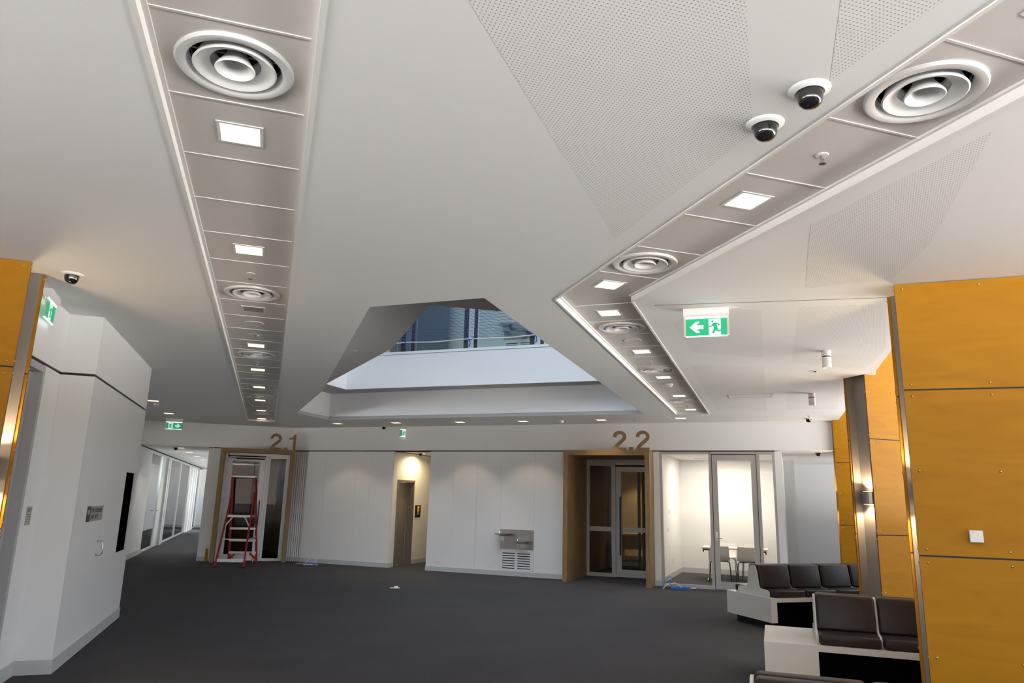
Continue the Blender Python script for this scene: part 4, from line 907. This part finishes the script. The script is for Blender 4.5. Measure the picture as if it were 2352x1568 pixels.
for i, (a, b) in enumerate(((922, 942.5), (1066, 1087), (1219, 1241))):
    t = thing('edge_post_pair', '%s pair of dark net posts at the upper floor edge' % ['left', 'middle', 'right'][i], 'post', v3(vf[3], H3), eu, group='net posts around the void')
    for j, px in enumerate((a, b)):
        u = edge_u(px); hh = 2.1 if not (i == 2 and j == 1) else .28
        MB().box(u - (.045 if j == 0 else .032), .06 + j * .03, 0, u + (.045 if j == 0 else .032), .10 + j * .03, hh).build('post', 'post_dark', t)
        MB().box(u - .06, .05, 0, u + .06, .14, .012).build('foot_plate', 'post_dark', t)
    MB().tube([(edge_u(a), .045, .22), (edge_u((a + b) / 2), .03, .19), (edge_u(b), .045, .22)], .02, 6).build('tie', 'net_blue', t)
    MB().tube([(edge_u((a + b) / 2), .03, .19), (edge_u((a + b) / 2) + .02, .02, .10), (edge_u((a + b) / 2) - .01, .02, .04)], .012, 6).build('tie_tail', 'net_blue', t)
glass_material('glass_green', (0.86, 0.93, 0.90), 1.4)
bal = thing('glass_balustrade', 'clear glass balustrade panels along the upper floor edge', 'balustrade', v3(vf[3], H3), eu)
for a, b in ((905, 916), (948, 1060), (1093, 1213), (1247, 1330)): MB().box(edge_u(a), .15, .01, edge_u(b), .165, 1.05).build('glass_panel', 'glass_green', bal)
def netting(u0, u1, label):
    t = thing('safety_net', label, 'net', v3(vf[3], H3), eu, group='blue safety nets around the void')
    m = MB(); z0, z1 = .2, 2.0; L = u1 - u0
    def sag(u): return .07 * math.sin(math.pi * (u - u0) / L)
    def pt(u, z): return (u, .012 + .012 * math.sin(7 * u) * math.sin(5 * z), z + sag(u) * (1 - (z - z0) / (z1 - z0)) * (-.3))
    def strand(slope, off):
        pts = []; u = u0
        while u <= u1 + 1e-6:
            z = off + slope * (u - u0) + .012 * math.sin(14 * u + off * 9)
            if z0 <= z <= z1: pts.append(pt(u, z))
            elif pts: break
            u += L / 14
        if len(pts) > 1: m.tube(pts, .0036, 3, False)
    k = -60
    while k < 120:
        strand(-.52, z0 + k * .085); strand(-.06, z0 + k * .06); k += 1
    o = m.build('mesh_strands', 'net_blue', t); 
    MB().tube([pt(u0 + L * i / 12, z0) for i in range(13)], .012, 6).build('border_rope', 'white_cable', t)
ua, ub, uc, ud = edge_u(900), edge_u(932), edge_u(1076), edge_u(1235)
netting(ua - 2.4, ub - .03, 'blue safety net left of the left post pair'); netting(ub + .01, uc - .01, 'blue safety net between the left and middle posts'); netting(uc + .01, ud - .01, 'blue safety net between the middle and right posts'); netting(ud + .01, ud + 1.3, 'blue safety net right of the right posts')

# ================================================================== LADDER
la = thing('platform_ladder', 'red and white platform stepladder in front of the 2.1 doors', 'ladder', v3(FA(-.45, 18.6)), RZA)
fr = [((-.50, -.87, 0), (-.34, .12, 1.60)), ((.10, -.97, 0), (.16, .12, 1.62))]
bk = [((-.26, .22, 0), (-.37, .15, 2.0)), ((.36, .05, 0), (.14, .15, 2.0))]
for p, q in fr:
    MB().bar(p, q, .035, .06).build('support_leg', 'red_fibre', la); MB().bar(p, Vector(p) + (Vector(q) - Vector(p)) * .05, .05, .075).build('foot', 'red_fibre', la)
for p, q in bk: MB().bar(p, q, .06, .035).build('climbing_rail', 'red_fibre', la)
def lp(pq, z): p, q = Vector(pq[0]), Vector(pq[1]); return p + (q - p) * (z / q.z)
for z in (.24, .52, .79): a, b = lp(bk[0], z), lp(bk[1], z); MB().bar(a, b, .07, .05).build('step', 'rung_alu', la)
a, b = lp(bk[0], 1.06), lp(bk[1], 1.06); c_, d_ = lp(fr[0], 1.06), lp(fr[1], 1.06)
pm = MB(); pm.add([c_, d_, b, a, c_ + Vector((0, 0, .05)), d_ + Vector((0, 0, .05)), b + Vector((0, 0, .05)), a + Vector((0, 0, .05))], [(0, 3, 2, 1), (4, 5, 6, 7), (0, 1, 5, 4), (1, 2, 6, 5), (2, 3, 7, 6), (3, 0, 4, 7)]); pm.build('platform', 'rung_alu', la)
a, b = lp(bk[0], 2.0), lp(bk[1], 2.0); MB().bar(a - Vector((.03, 0, 0)), b + Vector((.03, 0, 0)), .05, .035).build('top_rail', 'rung_alu', la)
a, b = lp(fr[0], .14), lp(fr[1], .14); MB().bar(a, b, .02, .07).build('cross_bar', 'table_white', la)
a, b = lp(fr[0], .58), lp(fr[1], .58); MB().bar(a + Vector((-.02, 0, 0)), b, .03, .02).build('spreader', 'rung_alu', la); c2 = lp(bk[1], .6); MB().bar(b, c2, .02, .03).build('spreader', 'rung_alu', la)
for f_, sgn in ((fr[0], 1), (fr[1], -1)):
    a = lp(f_, .85); b = lp(f_, 1.06) + Vector((sgn * .13, .05, 0)); MB().bar(a, b, .015, .03).build('brace', 'table_white', la)
for f_, sgn in ((bk[0], 1), (bk[1], -1)):
    a = lp(f_, .08); b = lp(f_, .24) + Vector((sgn * .15, 0, 0)); MB().bar(a, b, .03, .05).build('gusset', 'red_fibre', la); a = lp(f_, .10) + Vector((sgn * .07, .03, 0)); MB().box(a.x - .04, a.y - .02, a.z - .03, a.x + .04, a.y + .02, a.z + .05).build('wheel_bracket', 'yellow', la)
    a = lp(f_, .03) + Vector((sgn * .08, 0, 0)); MB().tube([(a.x - .012, a.y, .03), (a.x + .012, a.y, .03)], .03, 14).build('castor', 'steel', la)

# ================================================================== MEETING ROOM FURNITURE
tb = thing('meeting_table', 'timber edged white table in the meeting room', 'table', v3(FW(4.67, 2.12)), RZW)
MB().box(-.69, -.36, .695, .69, .36, .70).build('table_surface', 'table_white', tb); MB().box(-.69, -.36, .668, .69, .36, .695).build('table_top', 'table_timber', tb)
for sx_ in (-1, 1):
    MB().bar((sx_ * .56, 0, .03), (sx_ * .56, 0, .66), .06, .05).build('leg', 'table_white', tb); MB().box(sx_ * .56 - .03, -.30, 0, sx_ * .56 + .03, .30, .03).build('foot', 'table_white', tb)
    MB().box(sx_ * .60 - .05, -.30, .635, sx_ * .60 + .05, .30, .668).box(sx_ * .66 - .012, -.34, .60, sx_ * .66 + .012, -.30, .668).build('bracket', 'black', tb)
def make_chair(P, rz, label):
    t = thing('meeting_chair', label, 'chair', v3(P), rz, group='white shell chairs in the meeting room')
    prof = [(.22, .435), (.20, .452), (.10, .448), (-.06, .444), (-.15, .452), (-.19, .48), (-.215, .55), (-.235, .66), (-.25, .755)]
    xs = [-.215, -.15, 0, .15, .215]; vs = []; fs = []
    for i, (y, z) in enumerate(prof):
        for x in xs:
            e = (x / .215) ** 2; wv = 1.0 if i < 5 else .96 - .02 * (i - 5)
            vs.append((x * wv, y + (.03 * e if i > 4 else 0), z + (.018 * e if i <= 4 else 0)))
    n = len(xs); N = len(vs)
    vs2 = [(v[0], v[1] - .008 * (1 if k // n > 4 else 0), v[2] - .008 * (1 if k // n <= 4 else 0)) for k, v in enumerate(vs)]
    for i in range(len(prof) - 1):
        for j in range(n - 1):
            a = i * n + j; fs.append((a, a + 1, a + n + 1, a + n)); fs.append((N + a, N + a + n, N + a + n + 1, N + a + 1))
    bd = [j for j in range(n)] + [i * n + n - 1 for i in range(1, len(prof))] + [(len(prof) - 1) * n + j for j in range(n - 2, -1, -1)] + [i * n for i in range(len(prof) - 2, 0, -1)]
    for k in range(len(bd)): a, b = bd[k], bd[(k + 1) % len(bd)]; fs.append((a, b, N + b, N + a))
    m = MB(); m.add(vs + vs2, fs); m.build('shell', 'chair_white', t, True)
    for sx_ in (-1, 1):
        x = sx_ * .2
        MB().tube([(sx_ * .15, .12, .43), (x, .16, .40), (sx_ * .23, .21, .02), (sx_ * .235, .20, .008), (sx_ * .235, -.20, .008), (sx_ * .23, -.22, .02), (x, -.12, .40), (sx_ * .15, -.10, .43)], .008, 6).build('sled_leg', 'black', t)
    MB().tube([(-.15, .12, .43), (.15, .12, .43)], .008, 6).tube([(-.15, -.10, .43), (.15, -.10, .43)], .008, 6).build('cross_bar', 'black', t)
make_chair(FW(4.96, 1.62), RZW, 'white shell chair right of centre with its back to the glass door'); make_chair(FW(4.38, 1.62), RZW + R(4), 'white shell chair left of centre with its back to the glass door')
make_chair(FW(4.42, 2.72), RZW + math.pi, 'white shell chair on the far side of the table to the left'); make_chair(FW(5.0, 2.75), RZW + math.pi, 'white shell chair on the far side of the table to the right')

# ================================================================== SMALL THINGS ON THE FLOOR
cbl = thing('cable_coil', 'coil of blue data cable on the carpet by the meeting room', 'cable', v3(GP(1565, 1354, 0)))
pts = [((.17 + .012 * math.sin(2.3 * k)) * math.cos(a) * (1 + .05 * math.sin(3 * a)), .10 * math.sin(a), .011 + .0003 * k) for k, a in enumerate([i * .35 for i in range(110)])]
MB().tube(pts, .009, 5).build('coil', 'blue_cable', cbl)
e0 = GP(1521, 1353, 0) - GP(1565, 1354, 0)
MB().tube([(e0.x, e0.y, .01), (e0.x + .06, e0.y + .02, .15), (e0.x + .15, e0.y + .04, .24), (e0.x + .2, e0.y + .03, .22), (-.22, -.02, .10), (-.18, -.05, .02)], .009, 6).build('loose_loop', 'blue_cable', cbl)
MB().tube([(e0.x + .02, e0.y + .02, .01), (e0.x + .1, e0.y + .06, .08), (-.1, .05, .12), (-.02, .08, .07), (.05, .10, .02), (.32, .12, .02), (.30, .16, .02), (.05, .14, .02)], .008, 6).build('white_loop', 'white_cable', cbl)
c2 = thing('cable_bundle', 'white and blue loose cables on the carpet by the fluted wall', 'cable', v3(GP(708, 1297, 0)))
MB().tube([(-.32, .08, .012), (-.1, .06, .02), (.05, .1, .18), (.12, .12, .26), (.16, .1, .20), (.15, .04, .03)], .008, 6).build('white_loop', 'white_cable', c2)
MB().tube([(.14 * math.cos(a) + .08, .06 * math.sin(a), .012 + .001 * i) for i, a in enumerate([k * .5 for k in range(30)])], .01, 5).build('coil', 'blue_cable', c2)
MB().tube([(-.1, -.05, .01), (.05, -.08, .02), (.22, -.02, .012)], .012, 6).build('connector_lead', 'white_cable', c2)
pc = thing('paper_scrap', 'small folded paper scrap lying on the carpet', 'paper', v3(GP(907, 1350, 0)), R(10))
MB().box(-.085, -.06, .001, .085, .06, .006).build('sheet', 'paper', pc); MB().add([(-.02, -.02, .006), (.06, -.02, .006), (.05, .03, .035), (-.01, .03, .03)], [(0, 1, 2, 3)]).build('fold', 'paper', pc)
oc = thing('timber_offcut', 'short amber timber offcut leaning on the 2.1 surround', 'offcut', v3(FA(-1.235, 19.1)), RZA)
MB().box(-.03, -.02, 0, .03, .02, .30).build('board', 'timber', oc); MB().box(-.06, -.05, 0, .0, .0, .02).build('wedge', 'timber', oc)
